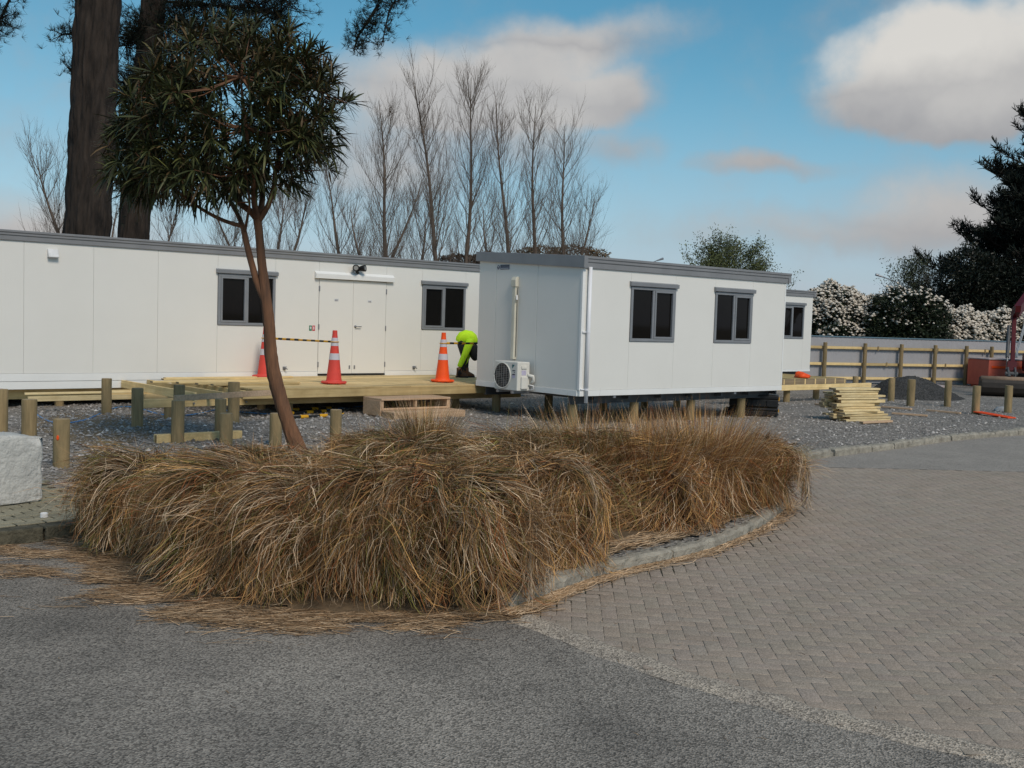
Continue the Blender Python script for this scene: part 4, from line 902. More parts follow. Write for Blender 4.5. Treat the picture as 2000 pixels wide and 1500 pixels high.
for a, b_, l_, wd in lb:
    p0, p1 = G(*a), G(*b_); c = (p0+p1)/2; plank('loose_board', l_, 'board', c[0], c[1], .018, float(np.linalg.norm(p1-p0)), wd, .04, math.atan2(p1[1]-p0[1], p1[0]-p0[0]), 'pinkpine', 'loose boards on the gravel')
p0, p1 = G(1908, 803, .08), G(1977, 815, .03); c = (p0+p1)/2
o = thing('orange_board', 'bright orange flat plastic board lying at the foot of a pile', 'board', (c[0], c[1], .03), math.atan2(p1[1]-p0[1], p1[0]-p0[0])); L_ = float(np.linalg.norm(p1-p0))
k = MB(); k.box(-L_/2, L_/2, -.13, .13, 0, .018); b_ = k.build('panel', 'orange', o, bevel=.004); b_.rotation_euler = (0, rad(3), 0)
k = MB(); [k.box(-L_/2+.02, L_/2-.02, y-.008, y+.008, .018, .026) for y in (-.11, .11)]; b_ = k.build('edge_rib', 'orange', o); b_.rotation_euler = (0, rad(3), 0)
q = G(1957, 803); lump('grey_sheet', 'crumpled pale grey plastic sheet behind the orange board', 'plastic sheet', (q[0], q[1], 0), .22, .12, .09, 'hosegrey', 8)
q = G(1836, 757); lump('pale_sack', 'pale sack lying flat by the fence right of the gravel heap', 'sack', (q[0], q[1], 0), .3, .25, .08, 'binrim', 9)
# two long black tool cases, one on the other
q0, q1 = G(1421, 811), G(1521, 817); tcx = (q0+q1)/2; tl = 1.02; ta = math.atan2(q1[1]-q0[1], q1[0]-q0[0])+.12; tn = np.array([-math.sin(ta), math.cos(ta)])
z_ = 0
for nm, lbl, hh, wheels in (('tool_case', 'long black tool case with wheels, lower of the two under the near cabin', .19, True), ('tool_case', 'deep black tool case standing on the wheeled one', .27, False)):
    o = thing(nm, lbl, 'tool case', (tcx[0]+tn[0]*.28, tcx[1]+tn[1]*.28, z_+.004), ta, 'black tool cases')
    k = MB(); k.box(-tl/2, tl/2, -.24, .24, .012, hh*.66); k.build('case_body', 'black', o, bevel=.02, seg=2)
    k = MB(); k.box(-tl/2-.008, tl/2+.008, -.248, .248, hh*.67, hh); k.build('lid', 'black', o, bevel=.022, seg=2)
    for yy in (-.13, .13):
        k = MB(); k.box(tl/2+.002, tl/2+.024, yy-.03, yy+.03, hh*.55, hh*.8); k.build('latch', 'yellow', o, bevel=.004)
    for xx in (-.3, 0., .3): k = MB(); k.box(xx-.03, xx+.03, -.262, -.238, .03, hh*.62); k.build('rib', 'black', o, bevel=.005)
    k = MB(); k.box(tl/2, tl/2+.018, -.07, .07, hh*.2, hh*.28); k.build('handle', 'black', o)
    if wheels:
        for yy in (-.2, .2): k = MB(); k.tube([(-tl/2-.05, yy-.035, .075), (-tl/2-.05, yy+.035, .075)], .075, 16); k.build('wheel', 'tyre', o)
    z_ += hh+.006

# ================================================================== grey steel fence
f0 = G(1684, 750)[:2]; f1 = G(1882, 751.5)[:2]; fd = (f1-f0)/np.linalg.norm(f1-f0); fnr = np.array([-fd[1], fd[0]])
def along(px):
    d = ray(px, 700)[:2]; A_ = np.array([[fd[0], -d[0]], [fd[1], -d[1]]]); return float(np.linalg.solve(A_, -f0)[0])
fence = thing('site_fence', 'grey ribbed steel fence on round posts with pale timber rails', 'fence', (f0[0], f0[1], 0), math.atan2(fd[1], fd[0]))
posts = [along(v) for v in (1606, 1684, 1755, 1821, 1882, 1931)]; gap = posts[-1]-posts[-2]
while len(posts) < 13: posts.append(posts[-1]+2.2)
posts = [posts[0]-2.1*2, posts[0]-2.1]+posts
FT = 1.66
x = posts[0]-.2; e = posts[-1]
while x < e:                                  # ribbed sheets
    wd = .82; vs = []; nr_ = 17
    for i in range(nr_):
        y = .05+(.006 if i % 4 in (1, 2) else 0); xx = x+wd*i/(nr_-1)*.998
        vs += [(xx, y, .04), (xx, y, FT-.01)]
    k = MB(); k.add(vs, [(2*i, 2*i+2, 2*i+3, 2*i+1) for i in range(nr_-1)]); k.build('sheet', 'fencesheet', fence); x += wd
for i, s in enumerate(posts):
    k = MB(); k.lathe([(.072, -.05), (.07, FT-.22 if i != 8 else FT-.2), (.06, FT-.2)], 12, c=(s, -.13, 0)); k.build('post', 'post', fence)
for a, b_ in zip(posts[:-1], posts[1:]):
    for z in (.16, .66, 1.235): bar(fence, 'rail', a+.01, b_-.01, -.052, .0, z, z+.095, 'pine', .003)
    k = MB(); k.box(a, b_, .02, .09, FT-.008, FT+.025); k.build('capping', 'fencecap', fence)
for px, z in ((1712, 1.29), (1730, .72), (1828, 1.28), (1845, .72), (1921, 1.28)):
    s = along(px); k = MB(); k.box(s-.03, s+.03, -.07, -.053, z-.09, z+.07); k.build('rail_splice', 'post', fence)

# ================================================================== red site bin and excavator
bn0 = G(1929, 757)[:2]; bin_ = thing('site_bin', 'faded red plastic bin with pale rim in front of the fence', 'bin', (bn0[0], bn0[1], 0), math.atan2(fd[1], fd[0])-.1)
k = MB(); k.box(0, 2.2, 0, 1.1, .06, 1.0); k.build('bin_body', 'binred', bin_, bevel=.03, seg=2)
k = MB(); k.box(-.03, 2.23, -.03, 1.13, 1.003, 1.05); k.build('rim', 'binrim', bin_, bevel=.01)
k = MB(); k.box(.12, 2.1, -.022, 0.002, .70, .78); k.build('ledge', 'orange', bin_)
for x_ in (.35, 1.0, 1.7): k = MB(); k.box(x_, x_+.14, -.02, .002, .22, .5); k.build('rib', 'binred', bin_, bevel=.006)
for x_ in (.1, 1.9): k = MB(); k.box(x_, x_+.25, .1, 1.0, 0, .06); k.build('foot', 'binred', bin_)

ex0 = G(1958, 775)[:2]; ex = thing('excavator', 'red excavator with its wide steel bucket resting on the gravel', 'excavator', (ex0[0], ex0[1], 0), rad(-12))
# bucket: curved shell, open to the far side
bw2 = 1.55; vs = []; prof = [(.30, .58), (.10, .60), (-.04, .55), (-.12, .43), (-.14, .28), (-.08, .13), (.05, .04), (.22, .0), (.46, .0), (.52, .02)]
inner = [(a+.025*(1 if a < .2 else 0), b_+(.022 if b_ < .2 else -.03)) for a, b_ in prof[::-1]]
ring = prof+inner; k = MB(); k.prism(ring, -.62, -.62+bw2, Matrix(((0, 0, 1, 0), (1, 0, 0, 0), (0, 1, 0, 0), (0, 0, 0, 1)))); k.build('bucket', 'bucketsteel', ex, smooth=False)
for x_ in (-.64, -.62+bw2-.01): k = MB(); k.prism(prof, x_, x_+.03, Matrix(((0, 0, 1, 0), (1, 0, 0, 0), (0, 1, 0, 0), (0, 0, 0, 1)))); k.build('bucket_side', 'bucketsteel' if x_ < 0 else 'hosegrey', ex)
k = MB(); k.tube([(-.645, .02, .545), (-.62+bw2+.015, .02, .545)], .085, 14); k.build('bucket_tube', 'rust', ex, smooth=True)
cxr = .26
k = MB()
for x_ in (cxr-.14, cxr+.06): k.prism([(.02, .58), (.28, .58), (.25, .84), (.16, .93), (.04, .80)], x_, x_+.05, Matrix(((0, 0, 1, 0), (1, 0, 0, 0), (0, 1, 0, 0), (0, 0, 0, 1))))
k.build('quick_hitch', 'steel', ex, bevel=.01)
k = MB(); k.tube([(cxr-.2, .1, .72), (cxr+.16, .1, .72)], .06, 12); k.tube([(cxr-.17, .2, .86), (cxr+.13, .2, .86)], .05, 12); k.tube([(cxr-.1, .0, .62), (cxr-.1, .18, .80)], .05, 10); k.build('hitch_pin', 'steel', ex)
tip = Vector((cxr+.02, .22, .86)); elb = Vector((cxr+.18, 1.05, 2.55)); 
k = MB(); k.beam(tip, elb, .13, .17); arm = k.build('dipper_arm', 'red', ex, bevel=.02)
k = MB(); k.prism([(-.10, -.11), (.4, -.14), (.55, 0), (.25, .15), (-.08, .12)], -.08, .08, Matrix.Translation(elb) @ Matrix.Rotation(rad(60), 4, 'X') @ Matrix(((0, 0, 1, 0), (0, 1, 0, 0), (1, 0, 0, 0), (0, 0, 0, 1)))); k.build('arm_knuckle', 'red', ex)
k = MB(); k.tube([tip+Vector((-.14, .1, .35)), elb+Vector((-.16, -.12, -.35))], .055, 12); k.build('ram_cylinder', 'steel', ex); k = MB(); k.tube([tip+Vector((-.14, .02, .14)), tip+Vector((-.14, .1, .36))], .025, 10); k.build('ram_rod', 'wire', ex)
k = MB(); k.prism([(-.06, -.1), (.16, -.06), (.14, .14), (-.02, .2)], -.14, .14, Matrix.Translation(tip+Vector((-.02, -.02, .05))) @ Matrix(((0, 0, 1, 0), (1, 0, 0, 0), (0, 1, 0, 0), (0, 0, 0, 1)))); k.build('link', 'red', ex, bevel=.01)
for dx, r_ in ((.16, .02), (.20, .02)):
    k = MB(); k.tube([elb+Vector((dx+.12, .0, .02)), elb+Vector((dx+.10, -.25, -.25)), elb+Vector((dx-.05, -.42, -.75)), tip+Vector((dx-.02, .22, .55)), tip+Vector((dx-.06, .1, .36))], r_, 8); k.build('hydraulic_hose', 'hosegrey', ex, smooth=True)
bm_e = elb+Vector((.9, 1.6, .9)); sh = elb+Vector((1.9, 3.0, -1.2))
k = MB(); k.beam(elb+Vector((.05, .1, .05)), bm_e, .2, .28); k.build('boom', 'red', ex); k = MB(); k.beam(bm_e, sh, .22, .32); k.build('boom', 'red', ex)
bc = Vector((sh.x+.4, sh.y+1.0, 0))
k = MB(); k.box(bc.x-.8, bc.x+.8, bc.y-.9, bc.y+1.1, .62, 1.3); k.build('house', 'red', ex, bevel=.08, seg=2)
k = MB(); k.box(bc.x-.75, bc.x+.1, bc.y-.8, bc.y+.5, 1.3, 2.5); cb = k.build('cab', 'red', ex, bevel=.06, seg=2)
k = MB(); k.box(bc.x-.70, bc.x+.05, bc.y-.815, bc.y-.79, 1.5, 2.35); k.build('pane', 'glass', cb); k = MB(); k.box(bc.x-.765, bc.x-.74, bc.y-.7, bc.y+.4, 1.6, 2.35); k.build('pane', 'glass', cb)
for x_ in (-.95, .6):
    k = MB(); k.prism([(-1.2, .2), (-1.05, .02), (1.05, .02), (1.2, .2), (1.2, .38), (1.05, .56), (-1.05, .56), (-1.2, .38)], bc.x+x_, bc.x+x_+.36, Matrix(((0, 0, 1, 0), (1, 0, 0, bc.y), (0, 1, 0, 0), (0, 0, 0, 1)))); k.build('track', 'tyre', ex, bevel=.03)

# street lamps beyond the site
for (hx, hy, bx_, by_, dist, l_) in ((1725, 541, 1757, 552, 80, 'street lamp arm showing above the flowering shrubs'), (1283, 509, 1268, 514, 95, 'street lamp head just above the near cabin roof')):
    p0 = D(hx, hy, dist); p1 = D(bx_, by_, dist); o = thing('street_lamp', l_, 'street lamp', (p1[0], p1[1], 0)); r0 = Vector((p1[0], p1[1], 0))
    k = MB(); k.tube([(0, 0, 0), (0, 0, p1[2]-.3)], .07, 8); k.build('pole', 'galv', o); k = MB(); k.tube([(0, 0, p1[2]-.3), (0, 0, p1[2]-.05), Vector(p0)-r0], .04, 6); k.build('arm', 'galv', o)
    dd = (Vector(p0)-r0-Vector((0, 0, p1[2]))).normalized(); k = MB(); k.tube([Vector(p0)-r0, Vector(p0)-r0+dd*.6], [.05, .1], 8); k.build('lamp_head', 'galv', o)

# ================================================================== vegetation
def srgb(*c): return np.array(lin(*c))
# ---- tussock grass
PAL = np.array([(.31, .20, .11), (.23, .14, .072), (.14, .08, .04), (.42, .30, .19), (.08, .048, .024), (.13, .105, .036), (.24, .095, .04)])
BP = np.array([(.60, .46, .32), (.34, .205, .10), (.165, .09, .04), (.26, .092, .032), (.14, .125, .034), (.44, .25, .09)])
def tussock(label, px, py, size, nbl, wind, green=.15, erect=0., rust=.1, seed=0, Rh=.62):
    r_ = np.random.default_rng(100+seed); p = G(px, py, -.03); KS = 6; Hc = .98*size; loose = min(1, erect*2); Rh = Rh*size
    o = thing('tussock_grass', label, 'grass clump', p, 0, 'tussock clumps in the planting bed')
    floor_ = -p[2]-.07; wv = np.array([wind[0], wind[1]*.5, 0.])
    wts = np.array([.15+.03*(1-rust), .30, .27, .09, .13, .06])+np.array([0, -.1, 0, .06, -.06, .22])*rust+np.array([0, -.05, -.03, -.03, .30, 0])*green; wts = wts.clip(.01); wts /= wts.sum()
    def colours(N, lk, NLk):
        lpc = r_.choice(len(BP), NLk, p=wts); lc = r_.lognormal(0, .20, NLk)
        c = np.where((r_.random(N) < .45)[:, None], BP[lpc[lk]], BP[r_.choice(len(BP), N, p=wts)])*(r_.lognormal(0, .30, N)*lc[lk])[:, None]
        f = np.linspace(0, 1, KS)[None, :, None]; return c[:, None]*(.26+.84*f)  # dark old sheaths to pale tips, deepened to paint in the clump's inner shade
    # blades lying over the dome of the clump, each coming out of the mass and hanging down
    Hd = Hc*(1-.16*min(1, erect)); N = int(nbl*1.28*(1-.45*min(1, erect))); NLk = max(30, N//22); lk = r_.integers(0, NLk, N)
    laz = r_.uniform(0, 2*math.pi, NLk); az = laz[lk]+r_.normal(0, .08+.05*loose, N); lcu = r_.normal(0, .28, NLk); lf0 = r_.uniform(8, 98, NLk); llen = r_.uniform(24, 66, NLk); lay0 = r_.normal(1, .10, NLk); apx = r_.normal(0, .24, (NLk, 2))*Rh; lcu = lcu*(.6+.6*loose)
    f0 = np.radians(lf0[lk]+r_.normal(0, 9, N)).clip(0, 1.75); ln = np.radians(llen[lk]*r_.uniform(.65, 1.25, N)); lay = lay0[lk]*r_.normal(1, .035, N); curl = lcu[lk]+r_.normal(0, .12, N)
    lump_ = 1+.16*np.sin(3*az+seed)+.11*np.sin(5*az+2.1*seed)
    P = np.zeros((N, KS, 3)); zc = .36*Hd
    for k in range(KS):
        t = k/(KS-1); ph = f0+ln*t; L1 = lay*(.70+.34*t**.8); a = az+curl*t*t; down = np.maximum(0, ph-math.pi/2); up_ = np.minimum(ph, math.pi/2)
        rho = Rh*L1*lump_*(np.sin(up_)**.85+.10*down); z = zc+(Hd-zc)*L1*np.cos(up_)**.8-down/1.0*zc*1.25
        P[:, k] = np.stack([rho*np.cos(a)+apx[lk, 0]*(1-t*.8), rho*np.sin(a)+apx[lk, 1]*(1-t*.8), z], 1)+wv[None]*(.30*size*t*np.clip(z/Hc+.25, 0, 1))[:, None]+r_.normal(0, .0065+.005*loose, (N, 3))*(.5+t)
    P[:, -1] += r_.normal(0, .022, (N, 3)); P[..., 2] = np.maximum(P[..., 2], floor_+r_.uniform(0, .07, N)[:, None])
    d_ = unit(P[:, 3]-P[:, 1]); side = unit(np.cross(d_, r_.normal(0, .55, (N, 3))+unit(P[:, 2]*np.array([1, 1, .6])+1e-4)))
    wd = r_.uniform(.0028, .0054, N)[:, None]*np.interp(np.linspace(0, 1, KS), [0, .3, .8, 1], [.9, 1, .75, .12])[None]
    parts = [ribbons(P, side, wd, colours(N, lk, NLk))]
    # looser blades standing out of the dome
    N = int(nbl*(.34+.66*min(1, erect))); NLk = max(20, N//10); lk = r_.integers(0, NLk, N); lphi = r_.uniform(0, 2*math.pi, NLk); lr = np.sqrt(r_.random(NLk))
    phi = lphi[lk]+r_.normal(0, .2, N); r0 = .55*Rh*np.clip(lr[lk]+r_.normal(0, .1, N), 0, 1.1); az = lphi[lk]+r_.normal(0, .4, N); L_ = Hc*(1.12+.06*min(1, erect))*r_.uniform(.66, 1.16, N)
    th0 = np.radians(r_.normal(83, 5, N)-lr[lk]*16).clip(.7, 1.56); end = np.radians(r_.normal(-12+erect*66, 28, N)).clip(-1.4, 1.4); end = np.minimum(end, th0-.05); hd = np.stack([np.cos(az), np.sin(az)], 1)+wv[None, :2]*1.2; hd /= np.linalg.norm(hd, axis=1)[:, None]
    P = np.zeros((N, KS, 3)); P[:, 0] = np.stack([r0*np.cos(phi), r0*np.sin(phi), np.zeros(N)], 1); pw_ = r_.uniform(1.2, 2.2, N)
    for k in range(1, KS):
        th = th0+(end-th0)*((k-.5)/(KS-1))**pw_; P[:, k] = P[:, k-1]+np.stack([np.cos(th)*hd[:, 0], np.cos(th)*hd[:, 1], np.sin(th)], 1)*(L_/(KS-1))[:, None]+r_.normal(0, .008, (N, 3))
    side = unit(np.stack([-hd[:, 1], hd[:, 0], r_.normal(0, .5, N)], 1)); wd = r_.uniform(.003, .0052, N)[:, None]*np.interp(np.linspace(0, 1, KS), [0, .3, .8, 1], [.9, 1, .6, .1])[None]
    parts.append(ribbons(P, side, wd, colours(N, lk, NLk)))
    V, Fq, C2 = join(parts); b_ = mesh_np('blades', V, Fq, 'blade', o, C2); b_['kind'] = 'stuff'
    return o
W0 = (-.35, -.25)
TS = [('wind swept tawny tussock at the footpath end of the bed', 278, 1055, .78, 4600, (-.6, 0), .35, 0, 0, .54),
      ('broad straw coloured tussock whose blades sweep over the litter', 470, 1108, .88, 5600, (-.75, -.15), .05, 0, 0, .66),
      ('pale tussock draped over the asphalt edge in front of the tree', 600, 1130, .87, 5800, (-.55, -.15), .05, 0, .1, .62),
      ('tussock with dark hollow in its face, in the middle of the bed front', 735, 1138, .94, 5600, (-.15, -.1), .1, 0, .2, .58),
      ('shaggy tussock hanging down to the road by the kerb end', 885, 1142, .94, 5800, (.05, -.2), .12, 0, .2, .60),
      ('reddish tussock behind the start of the planter kerb', 1035, 1085, .93, 5000, (.05, -.2), .1, 0, .35, .60),
      ('large rust brown tussock spilling toward the curved kerb', 1265, 1018, .94, 5800, (.0, -.1), .0, .55, 1., .70),
      ('upright golden brown tussock beside the large rust brown one', 1370, 1002, .93, 5000, (.05, 0), .0, .85, 1., .58),
      ('end tussock at the tip of the planter, drooping onto the kerb', 1478, 985, .80, 4200, (.1, -.1), .35, 0, .4, .52),
      ('greenish tussock between the rust brown clump and the middle', 1150, 1010, .98, 4600, (.0, -.1), .65, .5, .3, .58),
      ('olive tussock behind the reddish one', 985, 1000, .90, 4600, (-.1, -.1), .55, .1, .2, .66),
      ('tan tussock in the second row behind the dark hollowed one', 800, 1030, .92, 5000, (-.2, -.05), .25, 0, .1, .70),
      ('tan tussock around the foot of the leaning tree trunk', 640, 1018, .70, 4200, (-.3, 0), .25, 0, 0, .66),
      ('tussock just left of the leaning tree trunk', 490, 1005, .68, 3600, (-.3, 0), .3, 0, 0, .66),
      ('upright olive brown tussock rising in front of the timber steps', 826, 940, .80, 2200, (-.05, 0), .6, 1., .6, .30),
      ('tussock at the back of the bed between tree trunk and steps', 725, 960, .72, 3400, (-.25, 0), .25, .15, .1, .62),
      ('tussock at the back of the bed behind the tree trunk', 525, 955, .50, 2400, (-.2, 0), .45, .15, .1, .62),
      ('loose tussock with long seed stems before the near cabin end', 1080, 940, .66, 3200, (-.1, 0), .4, .5, .5, .60),
      ('thin tussock at the back of the bed by the gravel gap', 950, 960, .55, 2200, (-.1, 0), .4, .2, .2, .60),
      ('rear golden tussock in front of the near cabin piles', 1310, 950, .60, 3000, (.0, 0), .05, .6, 1., .62),
      ('rear tussock in front of the near cabin corner pile', 1195, 950, .62, 3000, (-.05, 0), .35, .4, .5, .60)]
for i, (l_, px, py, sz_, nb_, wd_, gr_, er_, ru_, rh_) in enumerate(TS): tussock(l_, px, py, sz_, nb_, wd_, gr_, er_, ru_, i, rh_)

# ---- cut straw litter on the asphalt and along the kerb
def litter(name, label, pos, ang_, L_, cols):
    N = len(pos); P = np.zeros((N, 3, 3)); d = np.stack([np.cos(ang_), np.sin(ang_), np.zeros(N)], 1); bend = rng.normal(0, .10, N); nrm = np.stack([-d[:, 1], d[:, 0], np.zeros(N)], 1)
    for k in range(3):
        f = k/2-.5; P[:, k] = pos+d*(L_*f)[:, None]+nrm*(bend*L_*(1-4*f*f))[:, None]; P[:, k, 2] += rng.uniform(0, .012, N)
    V, Fq, C = ribbons(P, unit(nrm+np.array([0, 0, .3])), np.tile(rng.uniform(.0025, .0055, N)[:, None], (1, 3)), cols); o = mesh_np(name, V, Fq, 'straw', None, C); tag(o, label, 'straw', kind='stuff'); return o
n_ = 15000; pos = np.zeros((n_, 3)); q = rng.random(n_)
fr2 = resample(front, .03); idx = (rng.random(n_)**1.0*len(fr2)).astype(int); sp = rng.exponential(.20, n_).clip(0, 1.1)
leftish = 1-idx/len(fr2); sp = sp*(.55+1.9*leftish**2)
pos[:, 0] = fr2[idx, 0]+rng.normal(0, .12, n_)-sp*leftish*1.1; pos[:, 1] = fr2[idx, 1]-sp*.75+rng.normal(0, .05, n_)+.10; pos[:, 2] = ROAD-.004+.02*np.exp(-sp*5)*rng.random(n_)
ang_ = rng.normal(.15, .45, n_); cols = PAL[rng.choice(5, n_, p=[.35, .2, .1, .28, .07])]*rng.lognormal(.02, .34, n_)[:, None]
pk = np.array([mn.noise(Vector((a*1.7, b*2.6, 3.)))+.5*mn.noise(Vector((a*5, b*7, 9.))) for a, b in pos[:, :2]]); kp_ = (pk > -.1+.6*(sp-.25)) | (sp < .06); pos = pos[kp_]; ang_ = ang_[kp_]; cols = cols[kp_]; n_ = len(pos)
litter('straw_litter', 'fallen straw spread over the asphalt below the tussocks', pos, ang_, rng.uniform(.08, .42, n_), cols)
n_ = 2600; k1 = resample(kerb1[:len(kerb1)*3//4], .03); idx = (rng.random(n_)**2.0*len(k1)).astype(int); T1 = np.gradient(k1, axis=0); tn_ = np.arctan2(T1[:, 1], T1[:, 0]); side_ = np.where(rng.random(n_) < .6, rng.normal(-.13, .045, n_), rng.normal(.22, .09, n_))
pos = np.stack([k1[idx, 0]-np.sin(tn_[idx])*side_, k1[idx, 1]+np.cos(tn_[idx])*side_, np.where(side_ < 0, ROAD+.012, .025)], 1)
cols = PAL[rng.choice(5, n_, p=[.35, .15, .08, .40, .02])]*rng.lognormal(.38, .28, n_)[:, None]
litter('kerb_straw', 'straw caught along both sides of the planter kerb', pos, tn_[idx]+rng.normal(0, .22, n_), rng.uniform(.08, .38, n_), cols)
n_ = 160; pos = np.stack([rng.uniform(-2.6, 3.2, n_), rng.uniform(5.0, 9.6, n_), np.full(n_, ROAD+.001)], 1); pos[:, 2] += np.where(inside(pv_poly, pos[:, 0], pos[:, 1]), .013, -.006)
litter('stray_straw', 'a few stray straws and leaf bits on the road', pos, rng.uniform(0, 6, n_), rng.uniform(.01, .06, n_), PAL[rng.choice(5, n_)]*.7)

# ---- crown-on-a-lean lance leaved tree
TY = 13.0
tree = thing('lance_leaved_tree', 'small leaning tree with long dark strap leaves growing from the tussocks', 'tree', D(592, 905, TY)-np.array([0, 0, .05]))
tb = np.array(tree.location)
def TP(px, py, dy=0.): return D(px, py, TY+dy)-tb
def limb(name, pts, widths, mat='lancebark', nseg=12, rough=.07):
    P = [Vector(p) for p in pts]; W = widths; Q = []; R = []
    for i in range(len(P)-1):
        a, b_, c, d_ = P[max(i-1, 0)], P[i], P[i+1], P[min(i+2, len(P)-1)]
        for t in (0, .2, .4, .6, .8): Q.append(.5*((2*b_)+(c-a)*t+(2*a-5*b_+4*c-d_)*t*t+(-a+3*b_-3*c+d_)*t**3)); R.append(W[i]+(W[i+1]-W[i])*t)
    Q.append(P[-1]); R.append(W[-1]); k = MB(); k.tube(Q, R, nseg); vs = []
    for i, v in enumerate(k.v):
        q = Q[i//nseg]; a = i % nseg; d_ = Vector(v)-q; vs.append(tuple(q+d_*(1+rough*math.sin(a*2.6+.5*math.sin(i//nseg*.4))+random.gauss(0, rough*.4))))
    k.v = vs; return k.build(name, mat, tree, smooth=True)
pw = TY/FPX/2
tr = [(596, 930), (585, 885), (566, 835), (548, 780), (536, 735), (529, 690), (526, 640), (519, 580), (512, 520), (507, 465), (503, 425)]
limb('trunk', [TP(*p) for p in tr], [pw*w_*.76 for w_ in (50, 44, 37, 34, 33, 31, 29, 26, 22, 20, 20)], nseg=24, rough=.09)
br = [([(518, 590), (503, 555), (490, 510), (479, 465), (474, 440)], [14, 13, 12, 11, 10], 0), ([(474, 442), (440, 432), (405, 415), (375, 395), (330, 360)], [8, 7, 6, 5, 3], -.1), ([(474, 442), (462, 415), (445, 385), (420, 330), (400, 250)], [9, 8, 7, 5, 3], .25), ([(478, 455), (484, 420), (487, 395), (480, 340)], [5, 5, 4, 3], -.2),
      ([(502, 428), (488, 412), (465, 392), (430, 340), (380, 260), (350, 180)], [13, 12, 11, 8, 6, 3], .1), ([(503, 428), (497, 395), (494, 350), (480, 250), (470, 150)], [12, 11, 9, 7, 3], -.25), ([(505, 428), (512, 390), (513, 345), (530, 230), (520, 110)], [13, 11, 9, 7, 3], .3), ([(506, 430), (524, 400), (536, 360), (541, 320), (580, 230), (610, 160)], [12, 10, 9, 8, 5, 3], -.1), ([(541, 330), (585, 300), (630, 265)], [7, 5, 3], .2), ([(430, 340), (370, 320), (300, 290)], [6, 5, 3], .3), ([(400, 250), (330, 220), (270, 190)], [5, 4, 2], .0)]
for pts, ws, dy in br:
    n_ = len(pts); limb('branch', [TP(p[0], p[1], dy*i/(n_-1)*3) for i, p in enumerate(pts)], [pw*w_*1.05 for w_ in ws], nseg=9, rough=.05)
# crown: rosettes of long leaves on a lumpy dome
def crown_pts(n):
    out_ = []
    lobes = [(455, 215, 215, 165, 1.25, 0), (330, 265, 125, 120, .9, .1), (590, 200, 105, 115, .85, -.1), (450, 120, 150, 95, .8, .2), (400, 320, 130, 75, .8, -.3), (520, 290, 110, 75, .8, .2), (280, 330, 70, 60, .5, .2)]
    while len(out_) < n:
        l_ = lobes[rng.choice(len(lobes), p=[.34, .16, .14, .14, .09, .08, .05])]
        d = unit(rng.normal(0, 1, 3)); rr = rng.uniform(.45, 1.0)**.6*(1.0 if rng.random() < .85 else rng.uniform(1., 1.16))
        p = TP(l_[0]+d[0]*l_[2]*rr, l_[1]-d[2]*l_[3]*rr, l_[5]+d[1]*l_[4]*rr)
        out_.append(p)
    return np.array(out_)
RC = crown_pts(780); cc_ = TP(455, 260); NL = 17
P = []; S = []; Wd = []; Cc = []
for c in RC:
    outd = unit((c-cc_)*np.array([1, 1, 1.2])+np.array([0, 0, .25])); nl_ = rng.integers(15, 24); tw = rng.uniform(.75, 1.15)
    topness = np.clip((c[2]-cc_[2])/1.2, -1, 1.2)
    for a in range(nl_):
        d = unit(outd*rng.uniform(.25, 1.0)+unit(rng.normal(0, 1, 3))*.95+np.array([0, 0, .15])); L_ = rng.uniform(.17, .31)*tw; dr = rng.uniform(.02, .10)
        pts = np.array([c+d*.015, c+d*L_*.33-np.array([0, 0, dr*.1]), c+d*L_*.68-np.array([0, 0, dr*.42]), c+d*L_-np.array([0, 0, dr])])
        P.append(pts); s_ = np.cross(d, unit(rng.normal(0, 1, 3)*.35+np.array([0, 0, 1]))); S.append(unit(s_)); Wd.append(np.array([.008, .024, .022, .005])*rng.uniform(.75, 1.1))
        g = rng.random()
        base_c = np.array([.042, .050, .019]) if g < .55 else np.array([.075, .082, .026]) if g < .85 else np.array([.105, .068, .03])
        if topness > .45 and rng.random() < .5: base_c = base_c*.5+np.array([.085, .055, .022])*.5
        Cc.append(base_c*rng.lognormal(0, .25))
V, Fq, C = ribbons(np.array(P), np.array(S), np.array(Wd), np.array(Cc)); o = mesh_np('crown', V, Fq, 'leaf', tree, C); o['kind'] = 'stuff'
# twigs that carry the rosettes
near = []
ends = np.array([TP(p[0], p[1], dy*3*i/(len(pts)-1)) for pts, ws, dy in br for i, p in enumerate(pts) if i > 1])
for c in RC[::2]:
    j = np.argmin(np.linalg.norm(ends-c, axis=1)); e_ = ends[j]; near.append([e_, e_*.5+c*.5+np.array([0, 0, -.05]), c])
near = np.array(near); V, Fq, C = tubes_np(near, np.tile(np.array([.011, .008, .005]), (len(near), 1)), 4); o = mesh_np('twigs', V, Fq, 'lancebark', tree, C); o['kind'] = 'stuff'

